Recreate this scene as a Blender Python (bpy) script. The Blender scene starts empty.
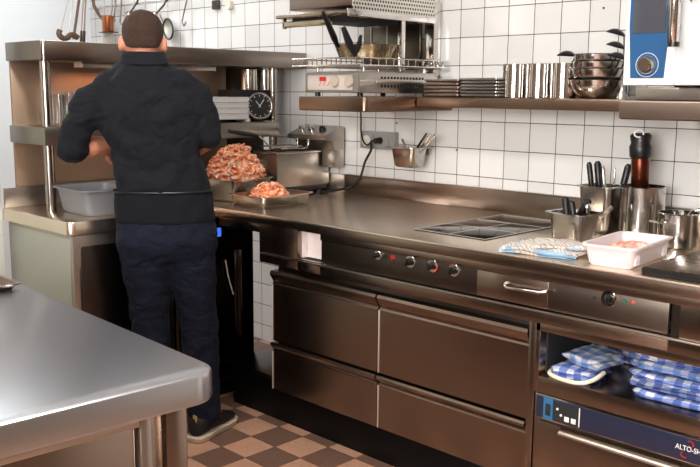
import bpy, bmesh, math, random
from mathutils import Vector, Matrix, noise
random.seed(7)
SC = bpy.context.scene
COL = SC.collection
PI = math.pi

# ------------------------------------------------------------------ survey helpers
# camera position and orientation recovered from the tile joints, counter edges and poles
CAM = Vector((3.05, -3.075, 1.4)); FPX = 868.0; YAW = .794; PIT = .162; ROL = .008
def _axes():
    f0 = Vector((-math.cos(YAW), math.sin(YAW), 0)); rt = Vector((math.sin(YAW), math.cos(YAW), 0)); up = Vector((0, 0, 1))
    f = math.cos(PIT)*f0 - math.sin(PIT)*up
    uc = math.cos(PIT)*up + math.sin(PIT)*f0
    r = math.cos(ROL)*rt + math.sin(ROL)*uc
    u = -math.sin(ROL)*rt + math.cos(ROL)*uc
    return r, u, f
AR, AU, AF = _axes()
def ray(px, py): return AR*(px-350) - AU*(py-233.5) + AF*FPX
def Z(px, py, z=.9):
    d = ray(px, py); return CAM + d*((z-CAM.z)/d.z)
def Y(px, py, y=0.):
    d = ray(px, py); return CAM + d*((y-CAM.y)/d.y)
def X(px, py, x=0.):
    d = ray(px, py); return CAM + d*((x-CAM.x)/d.x)
def D(px, py, t):
    d = ray(px, py); return CAM + d*(t/math.hypot(d.x, d.y))

# ------------------------------------------------------------------ materials
def new_mat(name):
    m = bpy.data.materials.new(name); m.use_nodes = True
    nt = m.node_tree; b = nt.nodes['Principled BSDF']
    return m, nt, b
def rgb(h):
    h = h.lstrip('#'); v = [int(h[i:i+2], 16)/255 for i in (0, 2, 4)]
    return tuple(c/12.92 if c <= .04045 else ((c+.055)/1.055)**2.4 for c in v) + (1,)
def plain(name, col, rough=.5, metal=0., spec=.5, noise_amt=0., nscale=20, bump=0., bscale=60, trans=0., emit=None, estr=0., sheen=0., coat=0.):
    m, nt, b = new_mat(name)
    c = rgb(col) if isinstance(col, str) else col
    b.inputs['Base Color'].default_value = c
    b.inputs['Roughness'].default_value = rough
    b.inputs['Metallic'].default_value = metal
    b.inputs['Specular IOR Level'].default_value = spec
    b.inputs['Transmission Weight'].default_value = trans
    b.inputs['Sheen Weight'].default_value = sheen
    b.inputs['Coat Weight'].default_value = coat
    if emit:
        b.inputs['Emission Color'].default_value = rgb(emit); b.inputs['Emission Strength'].default_value = estr
    tc = nt.nodes.new('ShaderNodeTexCoord')
    if noise_amt:
        n = nt.nodes.new('ShaderNodeTexNoise'); n.inputs['Scale'].default_value = nscale; n.inputs['Detail'].default_value = 5
        nt.links.new(tc.outputs['Object'], n.inputs['Vector'])
        mx = nt.nodes.new('ShaderNodeMix'); mx.data_type = 'RGBA'
        mx.inputs[6].default_value = tuple(x*(1-noise_amt) for x in c[:3])+(1,)
        mx.inputs[7].default_value = tuple(min(1, x*(1+noise_amt)) for x in c[:3])+(1,)
        nt.links.new(n.outputs['Fac'], mx.inputs[0]); nt.links.new(mx.outputs[2], b.inputs['Base Color'])
    if bump:
        n = nt.nodes.new('ShaderNodeTexNoise'); n.inputs['Scale'].default_value = bscale; n.inputs['Detail'].default_value = 4
        nt.links.new(tc.outputs['Object'], n.inputs['Vector'])
        bp = nt.nodes.new('ShaderNodeBump'); bp.inputs['Strength'].default_value = bump; bp.inputs['Distance'].default_value = .01
        nt.links.new(n.outputs['Fac'], bp.inputs['Height']); nt.links.new(bp.outputs['Normal'], b.inputs['Normal'])
    return m
def steel(name, col='#b9b3ac', rough=.3, axis='x', grain=.05, smudge=.08):
    m, nt, b = new_mat(name)
    b.inputs['Metallic'].default_value = 1
    c = rgb(col)
    tc = nt.nodes.new('ShaderNodeTexCoord')
    mp = nt.nodes.new('ShaderNodeMapping')
    s = {'x': (2, 110, 110), 'y': (110, 2, 110), 'z': (110, 110, 2), 'o': (40, 40, 40)}[axis]
    mp.inputs['Scale'].default_value = s
    n = nt.nodes.new('ShaderNodeTexNoise'); n.inputs['Scale'].default_value = 1; n.inputs['Detail'].default_value = 3
    nt.links.new(tc.outputs['Object'], mp.inputs['Vector']); nt.links.new(mp.outputs['Vector'], n.inputs['Vector'])
    n2 = nt.nodes.new('ShaderNodeTexNoise'); n2.inputs['Scale'].default_value = 5; n2.inputs['Detail'].default_value = 6; n2.inputs['Roughness'].default_value = .6
    nt.links.new(tc.outputs['Object'], n2.inputs['Vector'])
    mr = nt.nodes.new('ShaderNodeMath'); mr.operation = 'MULTIPLY_ADD'; mr.inputs[1].default_value = grain; mr.inputs[2].default_value = rough - grain/2 - smudge/2
    nt.links.new(n.outputs['Fac'], mr.inputs[0])
    ma = nt.nodes.new('ShaderNodeMath'); ma.operation = 'MULTIPLY_ADD'; ma.inputs[1].default_value = smudge
    nt.links.new(n2.outputs['Fac'], ma.inputs[0]); nt.links.new(mr.outputs[0], ma.inputs[2])
    nt.links.new(ma.outputs[0], b.inputs['Roughness'])
    mx = nt.nodes.new('ShaderNodeMix'); mx.data_type = 'RGBA'
    mx.inputs[6].default_value = tuple(x*.93 for x in c[:3])+(1,); mx.inputs[7].default_value = tuple(min(1, x*1.05) for x in c[:3])+(1,)
    nt.links.new(n2.outputs['Fac'], mx.inputs[0]); nt.links.new(mx.outputs[2], b.inputs['Base Color'])
    return m
def mnode(nt, op, a, b=None, c=None):
    n = nt.nodes.new('ShaderNodeMath'); n.operation = op
    for i, v in enumerate((a, b, c)):
        if v is None: continue
        if isinstance(v, (int, float)): n.inputs[i].default_value = v
        else: nt.links.new(v, n.inputs[i])
    return n.outputs[0]
def grid_lines(nt, coord, start, pitch, width):
    f = mnode(nt, 'FRACT', mnode(nt, 'DIVIDE', mnode(nt, 'SUBTRACT', coord, start - width/2), pitch))
    return mnode(nt, 'LESS_THAN', f, width/pitch)
def tile_mat():
    m, nt, b = new_mat('glazed_wall_tiles')
    g = nt.nodes.new('ShaderNodeNewGeometry'); sp = nt.nodes.new('ShaderNodeSeparateXYZ'); nt.links.new(g.outputs['Position'], sp.inputs[0])
    wob = nt.nodes.new('ShaderNodeTexNoise'); wob.inputs['Scale'].default_value = 9; nt.links.new(g.outputs['Position'], wob.inputs['Vector'])
    w = mnode(nt, 'MULTIPLY_ADD', wob.outputs['Fac'], .003, -.0015)
    lx = grid_lines(nt, mnode(nt, 'ADD', sp.outputs[0], w), .6888, .1235, .0032)
    lz = grid_lines(nt, mnode(nt, 'ADD', sp.outputs[2], w), 1.0395, .1189, .0032)
    line = mnode(nt, 'MAXIMUM', lx, lz)
    # tint per tile
    fx = mnode(nt, 'FLOOR', mnode(nt, 'DIVIDE', mnode(nt, 'SUBTRACT', sp.outputs[0], .6888), .1235))
    fz = mnode(nt, 'FLOOR', mnode(nt, 'DIVIDE', mnode(nt, 'SUBTRACT', sp.outputs[2], 1.0395), .1189))
    cb = nt.nodes.new('ShaderNodeCombineXYZ'); nt.links.new(fx, cb.inputs[0]); nt.links.new(fz, cb.inputs[1])
    wn = nt.nodes.new('ShaderNodeTexWhiteNoise'); wn.noise_dimensions = '2D'; nt.links.new(cb.outputs[0], wn.inputs['Vector'])
    mx = nt.nodes.new('ShaderNodeMix'); mx.data_type = 'RGBA'; mx.inputs[6].default_value = rgb('#d5d3d0'); mx.inputs[7].default_value = rgb('#e1dfdc')
    nt.links.new(wn.outputs['Value'], mx.inputs[0])
    m2 = nt.nodes.new('ShaderNodeMix'); m2.data_type = 'RGBA'; m2.inputs[7].default_value = rgb('#35332f')
    nt.links.new(line, m2.inputs[0]); nt.links.new(mx.outputs[2], m2.inputs[6]); nt.links.new(m2.outputs[2], b.inputs['Base Color'])
    nt.links.new(mnode(nt, 'MULTIPLY_ADD', line, .6, .16), b.inputs['Roughness'])
    n3 = nt.nodes.new('ShaderNodeTexNoise'); n3.inputs['Scale'].default_value = 14; nt.links.new(g.outputs['Position'], n3.inputs['Vector'])
    h = mnode(nt, 'SUBTRACT', mnode(nt, 'MULTIPLY', n3.outputs['Fac'], .35), line)
    bp = nt.nodes.new('ShaderNodeBump'); bp.inputs['Strength'].default_value = .25; bp.inputs['Distance'].default_value = .003
    nt.links.new(h, bp.inputs['Height']); nt.links.new(bp.outputs['Normal'], b.inputs['Normal'])
    return m
def floor_mat():
    m, nt, b = new_mat('checkered_floor_tiles')
    g = nt.nodes.new('ShaderNodeNewGeometry'); sp = nt.nodes.new('ShaderNodeSeparateXYZ'); nt.links.new(g.outputs['Position'], sp.inputs[0])
    x0, y0 = FX, FY
    ux = mnode(nt, 'DIVIDE', mnode(nt, 'SUBTRACT', sp.outputs[0], x0), .15)
    uy = mnode(nt, 'DIVIDE', mnode(nt, 'SUBTRACT', sp.outputs[1], y0), .15)
    par = mnode(nt, 'FLOORED_MODULO', mnode(nt, 'ADD', mnode(nt, 'FLOOR', ux), mnode(nt, 'FLOOR', uy)), 2.0)
    lx = grid_lines(nt, sp.outputs[0], x0, .15, .0035); ly = grid_lines(nt, sp.outputs[1], y0, .15, .0035)
    line = mnode(nt, 'MAXIMUM', lx, ly)
    n = nt.nodes.new('ShaderNodeTexNoise'); n.inputs['Scale'].default_value = 70; n.inputs['Detail'].default_value = 6; nt.links.new(g.outputs['Position'], n.inputs['Vector'])
    n2 = nt.nodes.new('ShaderNodeTexNoise'); n2.inputs['Scale'].default_value = 6; n2.inputs['Detail'].default_value = 4; nt.links.new(g.outputs['Position'], n2.inputs['Vector'])
    mx = nt.nodes.new('ShaderNodeMix'); mx.data_type = 'RGBA'; mx.inputs[6].default_value = rgb('#74594b'); mx.inputs[7].default_value = rgb('#bf937a')
    nt.links.new(par, mx.inputs[0])
    sc = nt.nodes.new('ShaderNodeMix'); sc.data_type = 'RGBA'; sc.blend_type = 'MULTIPLY'; sc.inputs[0].default_value = 1
    val = mnode(nt, 'ADD', mnode(nt, 'MULTIPLY_ADD', n.outputs['Fac'], .5, .55), mnode(nt, 'MULTIPLY', n2.outputs['Fac'], .35))
    cb = nt.nodes.new('ShaderNodeCombineColor')
    for i in range(3): nt.links.new(val, cb.inputs[i])
    nt.links.new(mx.outputs[2], sc.inputs[6]); nt.links.new(cb.outputs[0], sc.inputs[7])
    m2 = nt.nodes.new('ShaderNodeMix'); m2.data_type = 'RGBA'; m2.inputs[7].default_value = rgb('#5a4338')
    nt.links.new(line, m2.inputs[0]); nt.links.new(sc.outputs[2], m2.inputs[6]); nt.links.new(m2.outputs[2], b.inputs['Base Color'])
    b.inputs['Roughness'].default_value = .45
    bp = nt.nodes.new('ShaderNodeBump'); bp.inputs['Strength'].default_value = .25; bp.inputs['Distance'].default_value = .002
    nt.links.new(mnode(nt, 'SUBTRACT', n.outputs['Fac'], line), bp.inputs['Height']); nt.links.new(bp.outputs['Normal'], b.inputs['Normal'])
    return m
def gingham(name, blue, white, s=.032, mid=None):
    m, nt, b = new_mat(name)
    tc = nt.nodes.new('ShaderNodeTexCoord'); sp = nt.nodes.new('ShaderNodeSeparateXYZ')
    n = nt.nodes.new('ShaderNodeTexNoise'); n.inputs['Scale'].default_value = 9; nt.links.new(tc.outputs['Object'], n.inputs['Vector'])
    vm = nt.nodes.new('ShaderNodeVectorMath'); vm.operation = 'MULTIPLY_ADD'; vm.inputs[1].default_value = (.035,)*3
    nt.links.new(n.outputs['Color'], vm.inputs[0]); nt.links.new(tc.outputs['Object'], vm.inputs[2]); nt.links.new(vm.outputs[0], sp.inputs[0])
    a = mnode(nt, 'FLOORED_MODULO', mnode(nt, 'FLOOR', mnode(nt, 'DIVIDE', sp.outputs[0], s)), 2.0)
    yz = mnode(nt, 'ADD', sp.outputs[1], mnode(nt, 'MULTIPLY', sp.outputs[2], 1.6))
    c = mnode(nt, 'FLOORED_MODULO', mnode(nt, 'FLOOR', mnode(nt, 'DIVIDE', yz, s)), 2.0)
    k = mnode(nt, 'DIVIDE', mnode(nt, 'ADD', a, c), 2.0)
    r = nt.nodes.new('ShaderNodeValToRGB'); r.color_ramp.interpolation = 'CONSTANT'
    e = r.color_ramp.elements; e[0].position = 0; e[0].color = rgb(white); e[1].position = .3; e[1].color = rgb(mid or blue)
    x = e.new(.8); x.color = rgb(blue)
    nt.links.new(k, r.inputs[0]); nt.links.new(r.outputs[0], b.inputs['Base Color'])
    b.inputs['Roughness'].default_value = .9
    n4 = nt.nodes.new('ShaderNodeTexNoise'); n4.inputs['Scale'].default_value = 45; nt.links.new(tc.outputs['Object'], n4.inputs['Vector'])
    bp = nt.nodes.new('ShaderNodeBump'); bp.inputs['Strength'].default_value = .5; bp.inputs['Distance'].default_value = .006
    nt.links.new(n4.outputs['Fac'], bp.inputs['Height']); nt.links.new(bp.outputs['Normal'], b.inputs['Normal'])
    return m
def perforated():
    m, nt, b = new_mat('perforated_steel')
    g = nt.nodes.new('ShaderNodeTexCoord'); sp = nt.nodes.new('ShaderNodeSeparateXYZ'); nt.links.new(g.outputs['Object'], sp.inputs[0])
    p = .016
    def cell(v, off=0.): return mnode(nt, 'SUBTRACT', mnode(nt, 'FRACT', mnode(nt, 'ADD', mnode(nt, 'DIVIDE', v, p), off)), .5)
    row = mnode(nt, 'MULTIPLY', mnode(nt, 'FLOORED_MODULO', mnode(nt, 'FLOOR', mnode(nt, 'DIVIDE', sp.outputs[2], p)), 2.0), .5)
    h = mnode(nt, 'ADD', mnode(nt, 'DIVIDE', mnode(nt, 'ADD', sp.outputs[0], sp.outputs[1]), p), row)
    u = mnode(nt, 'SUBTRACT', mnode(nt, 'FRACT', h), .5); v = cell(sp.outputs[2])
    d = mnode(nt, 'SQRT', mnode(nt, 'ADD', mnode(nt, 'MULTIPLY', u, u), mnode(nt, 'MULTIPLY', v, v)))
    hole = mnode(nt, 'LESS_THAN', d, .3)
    mx = nt.nodes.new('ShaderNodeMix'); mx.data_type = 'RGBA'; mx.inputs[6].default_value = rgb('#d8d4cc'); mx.inputs[7].default_value = rgb('#3a3835')
    nt.links.new(hole, mx.inputs[0]); nt.links.new(mx.outputs[2], b.inputs['Base Color'])
    b.inputs['Metallic'].default_value = .85; b.inputs['Roughness'].default_value = .42
    return m
def seafood(name, cols):
    m, nt, b = new_mat(name)
    tc = nt.nodes.new('ShaderNodeTexCoord')
    n = nt.nodes.new('ShaderNodeTexNoise'); n.inputs['Scale'].default_value = 55; n.inputs['Detail'].default_value = 4
    nt.links.new(tc.outputs['Object'], n.inputs['Vector'])
    r = nt.nodes.new('ShaderNodeValToRGB'); e = r.color_ramp.elements
    e[0].position = .34; e[0].color = rgb(cols[0]); e[1].position = .62; e[1].color = rgb(cols[-1])
    for i, c in enumerate(cols[1:-1]): x = e.new(.34+.28*(i+1)/(len(cols)-1)); x.color = rgb(c)
    nt.links.new(n.outputs['Fac'], r.inputs[0]); nt.links.new(r.outputs[0], b.inputs['Base Color'])
    b.inputs['Roughness'].default_value = .35; b.inputs['Subsurface Weight'].default_value = .1
    b.inputs['Subsurface Radius'].default_value = (.01, .004, .003)
    return m
FX, FY = Z(251, 436.3, 0).xy
M = {}
M['steel'] = steel('brushed_steel', '#b4aca4', .3, 'x')
M['steel_y'] = steel('brushed_steel_across', '#b4aca4', .3, 'y')
M['steel_z'] = steel('brushed_steel_upright', '#b4aca4', .32, 'z')
M['top'] = steel('worktop_steel', '#ecdcca', .25, 'x', .03, .03)
M['table'] = steel('table_steel', '#bcbec1', .29, 'y', 0., .02)
M['front'] = steel('drawer_steel', '#9a887b', .25, 'x', .03, .06)
M['trimb'] = plain('bright_cut_steel_edge', '#e6dfd6', .35, metal=.5)
M['post'] = steel('post_steel', '#a8a098', .2, 'z')
M['dark'] = steel('darkened_steel', '#5a524c', .3, 'x')
M['chrome'] = steel('polished_steel', '#d2cec9', .12, 'z', .04, .05)
M['pan'] = steel('pan_steel', '#b5b0aa', .24, 'o', .06, .1)
M['bowl'] = steel('bowl_steel', '#c4c0bb', .16, 'o', .04, .06)
M['black'] = plain('black_plastic', '#121214', .35)
M['kick'] = plain('black_kick_board', '#0b0b0c', .55, spec=.2)
M['blackmat'] = plain('black_matt', '#1a1a1b', .7)
M['glass_top'] = plain('black_ceramic_glass', '#07070a', .06, spec=.6)
M['white'] = plain('white_enamel', '#dfe1e3', .3)
M['plaster'] = plain('white_paint', '#e9ecee', .8, noise_amt=.02)
M['ceil'] = plain('ceiling_paint', '#e4e2dd', .9)
M['beige'] = plain('beige_reflected_wall', '#8f7b69', .8, noise_amt=.04)  # front wall out of view, toned for what the steel reflects
M['tubwhite'] = plain('white_plastic', '#e6dadb', .35, trans=.0)
M['tubgrey'] = plain('grey_plastic', '#77787c', .45, bump=.1)
M['red'] = plain('red_lens', '#8f1f18', .3, emit='#ff2010', estr=.03)
M['orange'] = plain('orange_mark', '#e2532b', .4)
M['green'] = plain('green_mark', '#1f5a44', .4)
M['label'] = plain('panel_print', '#e9e4df', .4)
M['blue'] = plain('blue_panel', '#255482', .3, coat=.2)
M['screen'] = plain('dark_screen', '#4a4b52', .12)
M['strip'] = plain('navy_control_strip', '#23263a', .3)
M['cyan'] = plain('blue_print', '#2b6590', .4)
M['led'] = plain('blue_led', '#3060ff', .4, emit='#3c6cf0', estr=1.2)
M['redled'] = plain('red_led_digits', '#5a0808', .3, emit='#d01818', estr=.8)
M['wire'] = plain('black_cable', '#0c0c0d', .5)
M['socket'] = plain('grey_socket_box', '#8d8b88', .45)
M['cream'] = plain('cream_plastic', '#d8d2c4', .5)
M['rim'] = plain('cream_hem', '#e6d8bf', .85)
M['skin'] = plain('skin', '#c9876a', .5, noise_amt=.06, nscale=30, bump=.08)
M['skin'].node_tree.nodes['Principled BSDF'].inputs['Subsurface Weight'].default_value = .12
M['skin'].node_tree.nodes['Principled BSDF'].inputs['Subsurface Radius'].default_value = (.02, .008, .005)
def creases(m, sc, amt, dist=.02):
    nt = m.node_tree; b = nt.nodes['Principled BSDF']; tc = nt.nodes.new('ShaderNodeTexCoord')
    mp = nt.nodes.new('ShaderNodeMapping'); mp.inputs['Scale'].default_value = sc; mp.inputs['Rotation'].default_value = (.35, .25, 0)
    n = nt.nodes.new('ShaderNodeTexNoise'); n.inputs['Scale'].default_value = 1; n.inputs['Detail'].default_value = 3; n.inputs['Distortion'].default_value = 1.2
    nt.links.new(tc.outputs['Object'], mp.inputs['Vector']); nt.links.new(mp.outputs['Vector'], n.inputs['Vector'])
    bp = nt.nodes.new('ShaderNodeBump'); bp.inputs['Strength'].default_value = amt; bp.inputs['Distance'].default_value = dist
    nt.links.new(n.outputs['Fac'], bp.inputs['Height'])

    nt.links.new(bp.outputs['Normal'], b.inputs['Normal'])
M['hair'] = plain('short_brown_hair', '#40291d', .75, noise_amt=.5, nscale=60, bump=1., bscale=260)
M['shirt'] = plain('charcoal_cotton', '#18191e', .9, spec=.15, noise_amt=.12, nscale=8, bump=.25, bscale=300, sheen=.03)
M['apron'] = plain('black_apron_cloth', '#14151a', .9, spec=.15, bump=.2, bscale=300, sheen=.02)
M['denim'] = plain('dark_blue_denim', '#131724', .85, spec=.15, noise_amt=.75, nscale=4, bump=.3, bscale=220, sheen=.02)
creases(M['shirt'], (6, 6, 9), .5, .05); creases(M['apron'], (7, 7, 5), .4, .03); creases(M['denim'], (8, 8, 12), .55, .04)
M['shoe'] = plain('dark_grey_shoe_fabric', '#111010', .7, bump=.2)
M['sole'] = plain('white_rubber_sole', '#c9b8a4', .6)
M['tan'] = plain('tan_leather', '#a98a5c', .6)
M['ging'] = gingham('blue_and_white_check', '#41599c', '#cfd1dc', .026, '#7485b8')
M['ging_soft'] = gingham('faded_blue_check', '#5a7ab5', '#cfcfd2', .026, '#8c9cc0')
def stripe_cloth():
    m, nt, b = new_mat('white_towel_with_stripes'); tc = nt.nodes.new('ShaderNodeTexCoord'); sp = nt.nodes.new('ShaderNodeSeparateXYZ')
    n = nt.nodes.new('ShaderNodeTexNoise'); n.inputs['Scale'].default_value = 14; nt.links.new(tc.outputs['Object'], n.inputs['Vector'])
    vm = nt.nodes.new('ShaderNodeVectorMath'); vm.operation = 'MULTIPLY_ADD'; vm.inputs[1].default_value = (.05,)*3
    nt.links.new(n.outputs['Color'], vm.inputs[0]); nt.links.new(tc.outputs['Object'], vm.inputs[2]); nt.links.new(vm.outputs[0], sp.inputs[0])
    st = mnode(nt, 'LESS_THAN', mnode(nt, 'FRACT', mnode(nt, 'DIVIDE', mnode(nt, 'ADD', sp.outputs[0], sp.outputs[1]), .017)), .28)
    bl = mnode(nt, 'MAXIMUM', mnode(nt, 'LESS_THAN', sp.outputs[1], -.045), mnode(nt, 'LESS_THAN', sp.outputs[0], -.085))
    m1 = nt.nodes.new('ShaderNodeMix'); m1.data_type = 'RGBA'; m1.inputs[6].default_value = rgb('#ddd3c8'); m1.inputs[7].default_value = rgb('#9d9896'); nt.links.new(st, m1.inputs[0])
    m2 = nt.nodes.new('ShaderNodeMix'); m2.data_type = 'RGBA'; m2.inputs[7].default_value = rgb('#93b2cb'); nt.links.new(mnode(nt, 'MULTIPLY', bl, mnode(nt, 'GREATER_THAN', n.outputs['Fac'], .46)), m2.inputs[0]); nt.links.new(m1.outputs[2], m2.inputs[6])
    nt.links.new(m2.outputs[2], b.inputs['Base Color']); b.inputs['Roughness'].default_value = .9
    n4 = nt.nodes.new('ShaderNodeTexNoise'); n4.inputs['Scale'].default_value = 40; nt.links.new(tc.outputs['Object'], n4.inputs['Vector'])
    bp = nt.nodes.new('ShaderNodeBump'); bp.inputs['Strength'].default_value = .6; bp.inputs['Distance'].default_value = .008
    nt.links.new(n4.outputs['Fac'], bp.inputs['Height']); nt.links.new(bp.outputs['Normal'], b.inputs['Normal'])
    return m
M['ging_white'] = stripe_cloth()
M['salmon'] = seafood('cooked_crayfish', ['#d2602f', '#f08e58', '#f6b892', '#f8e2d4'])
M['prawn'] = seafood('orange_prawns', ['#d4521c', '#f58a48', '#f9b088', '#fbd9c0'])
M['fish'] = seafood('pink_fish', ['#c77560', '#d98f7a', '#e2a593', '#ecc8bb'])
M['brass'] = steel('warm_pan_steel', '#b3a78c', .22, 'o')
M['copper'] = steel('copper', '#b4704c', .3, 'o')
M['amber'] = plain('copper_red_metal', '#5e2c1c', .3, metal=.85)
M['glass'] = plain('clear_glass', '#f4f8f8', .03, trans=1.)
M['lamp'] = plain('lamp_diffuser', '#ffffff', .5, emit='#fff6ea', estr=5)
M['lampcool'] = plain('cool_lamp_diffuser', '#ffffff', .5, emit='#eef4ff', estr=5)
M['heat'] = plain('heat_lamp_element', '#ff7a30', .5, emit='#ffaa74', estr=7)
M['perf'] = perforated()
M['rust'] = plain('rusty_metal', '#6b5548', .6, metal=.6, noise_amt=.3)

# ------------------------------------------------------------------ mesh builder
def rrect(cx, cy, hx, hy, r, z, n=5):
    r = min(r, hx*.999, hy*.999); pts = []
    for k, (sx, sy) in enumerate(((1, 1), (-1, 1), (-1, -1), (1, -1))):
        for i in range(n+1):
            a = PI/2*(k + i/n)
            pts.append(Vector((cx + sx*(hx-r) + r*math.cos(a), cy + sy*(hy-r) + r*math.sin(a), z)))
    return pts
def circ(c, r, n=24, ax=Vector((0, 0, 1)), r2=None, ref=None):
    ax = Vector(ax).normalized()
    u = ax.orthogonal().normalized() if ref is None else (Vector(ref) - ax*Vector(ref).dot(ax)).normalized()
    v = ax.cross(u); r2 = r if r2 is None else r2
    return [Vector(c) + u*r*math.cos(2*PI*i/n) + v*r2*math.sin(2*PI*i/n) for i in range(n)]
class MB:
    def __init__(s): s.bm = bmesh.new()
    def loft(s, rings, cap0=True, cap1=True, closed=False):
        vs = [[s.bm.verts.new(p) for p in r] for r in rings]; n = len(vs[0])
        for a, b in zip(vs, vs[1:]):
            for i in range(n):
                try: s.bm.faces.new((a[i], a[(i+1) % n], b[(i+1) % n], b[i]))
                except ValueError: pass
        if closed:
            for i in range(n): s.bm.faces.new((vs[-1][i], vs[-1][(i+1) % n], vs[0][(i+1) % n], vs[0][i]))
        else:
            if cap0: s.bm.faces.new(list(reversed(vs[0])))
            if cap1: s.bm.faces.new(vs[-1])
        return s
    def box(s, x0, x1, y0, y1, z0, z1, bev=0., seg=2, mat=None):
        x0, x1 = min(x0, x1), max(x0, x1); y0, y1 = min(y0, y1), max(y0, y1); z0, z1 = min(z0, z1), max(z0, z1)
        t = bmesh.new(); bmesh.ops.create_cube(t, size=1)
        for v in t.verts: v.co = Vector(((x0+x1)/2 + v.co.x*(x1-x0), (y0+y1)/2 + v.co.y*(y1-y0), (z0+z1)/2 + v.co.z*(z1-z0)))
        if bev:
            bev = min(bev, (x1-x0)*.49, (y1-y0)*.49, (z1-z0)*.49)
            bmesh.ops.bevel(t, geom=list(t.edges), offset=bev, segments=seg, affect='EDGES', profile=.5)
        if mat: bmesh.ops.transform(t, matrix=mat, verts=t.verts)
        me = bpy.data.meshes.new('t'); t.to_mesh(me); t.free(); s.bm.from_mesh(me); bpy.data.meshes.remove(me)
        return s
    def cyl(s, p0, p1, r0, r1=None, n=24, bev=0.):
        p0 = Vector(p0); p1 = Vector(p1); ax = p1-p0; r1 = r0 if r1 is None else r1
        if bev:
            d = ax.normalized()
            return s.loft([circ(p0, r0-bev, n, ax), circ(p0+d*bev, r0, n, ax), circ(p1-d*bev, r1, n, ax), circ(p1, r1-bev, n, ax)])
        return s.loft([circ(p0, r0, n, ax), circ(p1, r1, n, ax)])
    def lathe(s, prof, c=(0, 0, 0), n=32):
        c = Vector(c)
        rings = [[c + Vector((max(r, 1e-4)*math.cos(2*PI*i/n), max(r, 1e-4)*math.sin(2*PI*i/n), z)) for i in range(n)] for r, z in prof]
        return s.loft(rings)
    def tube(s, pts, r, n=10, closed=False, flat=1.):
        pts = [Vector(p) for p in pts]; rs = r if isinstance(r, (list, tuple)) else [r]*len(pts)
        rings = []; u = None
        for i, p in enumerate(pts):
            if closed: d = pts[(i+1) % len(pts)] - pts[i-1]
            else: d = (pts[min(i+1, len(pts)-1)] - pts[max(i-1, 0)])
            d.normalize()
            u = d.orthogonal().normalized() if u is None else (u - d*u.dot(d)).normalized()
            v = d.cross(u)
            rings.append([p + u*rs[i]*math.cos(2*PI*k/n) + v*rs[i]*flat*math.sin(2*PI*k/n) for k in range(n)])
        return s.loft(rings, closed=closed)
    def prism(s, poly, axis, a, b):
        def mk(p, t): return {'x': Vector((t, p[0], p[1])), 'y': Vector((p[0], t, p[1])), 'z': Vector((p[0], p[1], t))}[axis]
        return s.loft([[mk(p, a) for p in poly], [mk(p, b) for p in poly]])
    def pan(s, cx, cy, hx, hy, z0, z1, r=.02, flange=.012, taper=.006, t=.0015, lip=.003, ang=0.):
        R = lambda hx_, hy_, rr, z: rrect(0, 0, hx_, hy_, max(rr, .002), z)
        rings = [R(hx-taper-r*.35, hy-taper-r*.35, r*.8, z0), R(hx-taper, hy-taper, r, z0+r*.4), R(hx, hy, r, z1-lip), R(hx+flange, hy+flange, r+flange*.6, z1-lip), R(hx+flange, hy+flange, r+flange*.6, z1),
                 R(hx-t, hy-t, r, z1), R(hx-taper-t, hy-taper-t, r, z0+r*.4+t), R(hx-taper-r*.35-t, hy-taper-r*.35-t, r*.8, z0+t)]
        mt = Matrix.Translation((cx, cy, 0)) @ Matrix.Rotation(ang, 4, 'Z')
        return s.loft([[mt @ p for p in ring] for ring in rings])
    def sphere(s, c, r, n=16, sc=(1, 1, 1)):
        t = bmesh.new(); bmesh.ops.create_uvsphere(t, u_segments=n, v_segments=max(6, n//2), radius=r)
        for v in t.verts: v.co = Vector((v.co.x*sc[0], v.co.y*sc[1], v.co.z*sc[2])) + Vector(c)
        me = bpy.data.meshes.new('t'); t.to_mesh(me); t.free(); s.bm.from_mesh(me); bpy.data.meshes.remove(me)
        return s
    def jitter(s, amp, freq, seed=0.):
        for v in s.bm.verts: v.co += noise.noise_vector(v.co*freq + Vector((seed, seed*2, 0)))*amp
        return s
    def build(s, name, mat, parent=None, angle=38, local=False):
        bmesh.ops.recalc_face_normals(s.bm, faces=s.bm.faces)
        off = Vector((0, 0, 0))
        if parent is not None and not local: off = WORLD.get(parent.name, Vector((0, 0, 0)))
        if off.length: bmesh.ops.translate(s.bm, verts=s.bm.verts, vec=-off)
        me = bpy.data.meshes.new(name); s.bm.to_mesh(me); s.bm.free()
        me.polygons.foreach_set('use_smooth', [True]*len(me.polygons))
        me.set_sharp_from_angle(angle=math.radians(angle))
        me.materials.append(M[mat] if isinstance(mat, str) else mat)
        o = bpy.data.objects.new(name, me); COL.objects.link(o)
        if parent is not None: o.parent = parent
        WORLD[o.name] = off
        return o
WORLD = {}
def sm(pts, k=6):
    P = [Vector(p) for p in pts]; P = [P[0]*2-P[1]] + P + [P[-1]*2-P[-2]]; out = []
    for i in range(1, len(P)-2):
        a, b, c, d = P[i-1], P[i], P[i+1], P[i+2]
        for j in range(k):
            t = j/k; out.append(.5*((2*b) + (c-a)*t + (2*a-5*b+4*c-d)*t*t + (3*b-a-3*c+d)*t**3))
    return out + [P[-2]]
def tag(o, label=None, cat=None, group=None, kind=None):
    if label: o['label'] = label
    if cat: o['category'] = cat
    if group: o['group'] = group
    if kind: o['kind'] = kind
    return o
def thing(name, label, cat, loc=(0, 0, 0), group=None):
    o = bpy.data.objects.new(name, None); COL.objects.link(o); o.empty_display_size = .05
    o.location = loc; WORLD[o.name] = Vector(loc)
    return tag(o, label, cat, group)
def struct(name, mb, mat):
    return tag(mb.build(name, mat), kind='structure')
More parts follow.
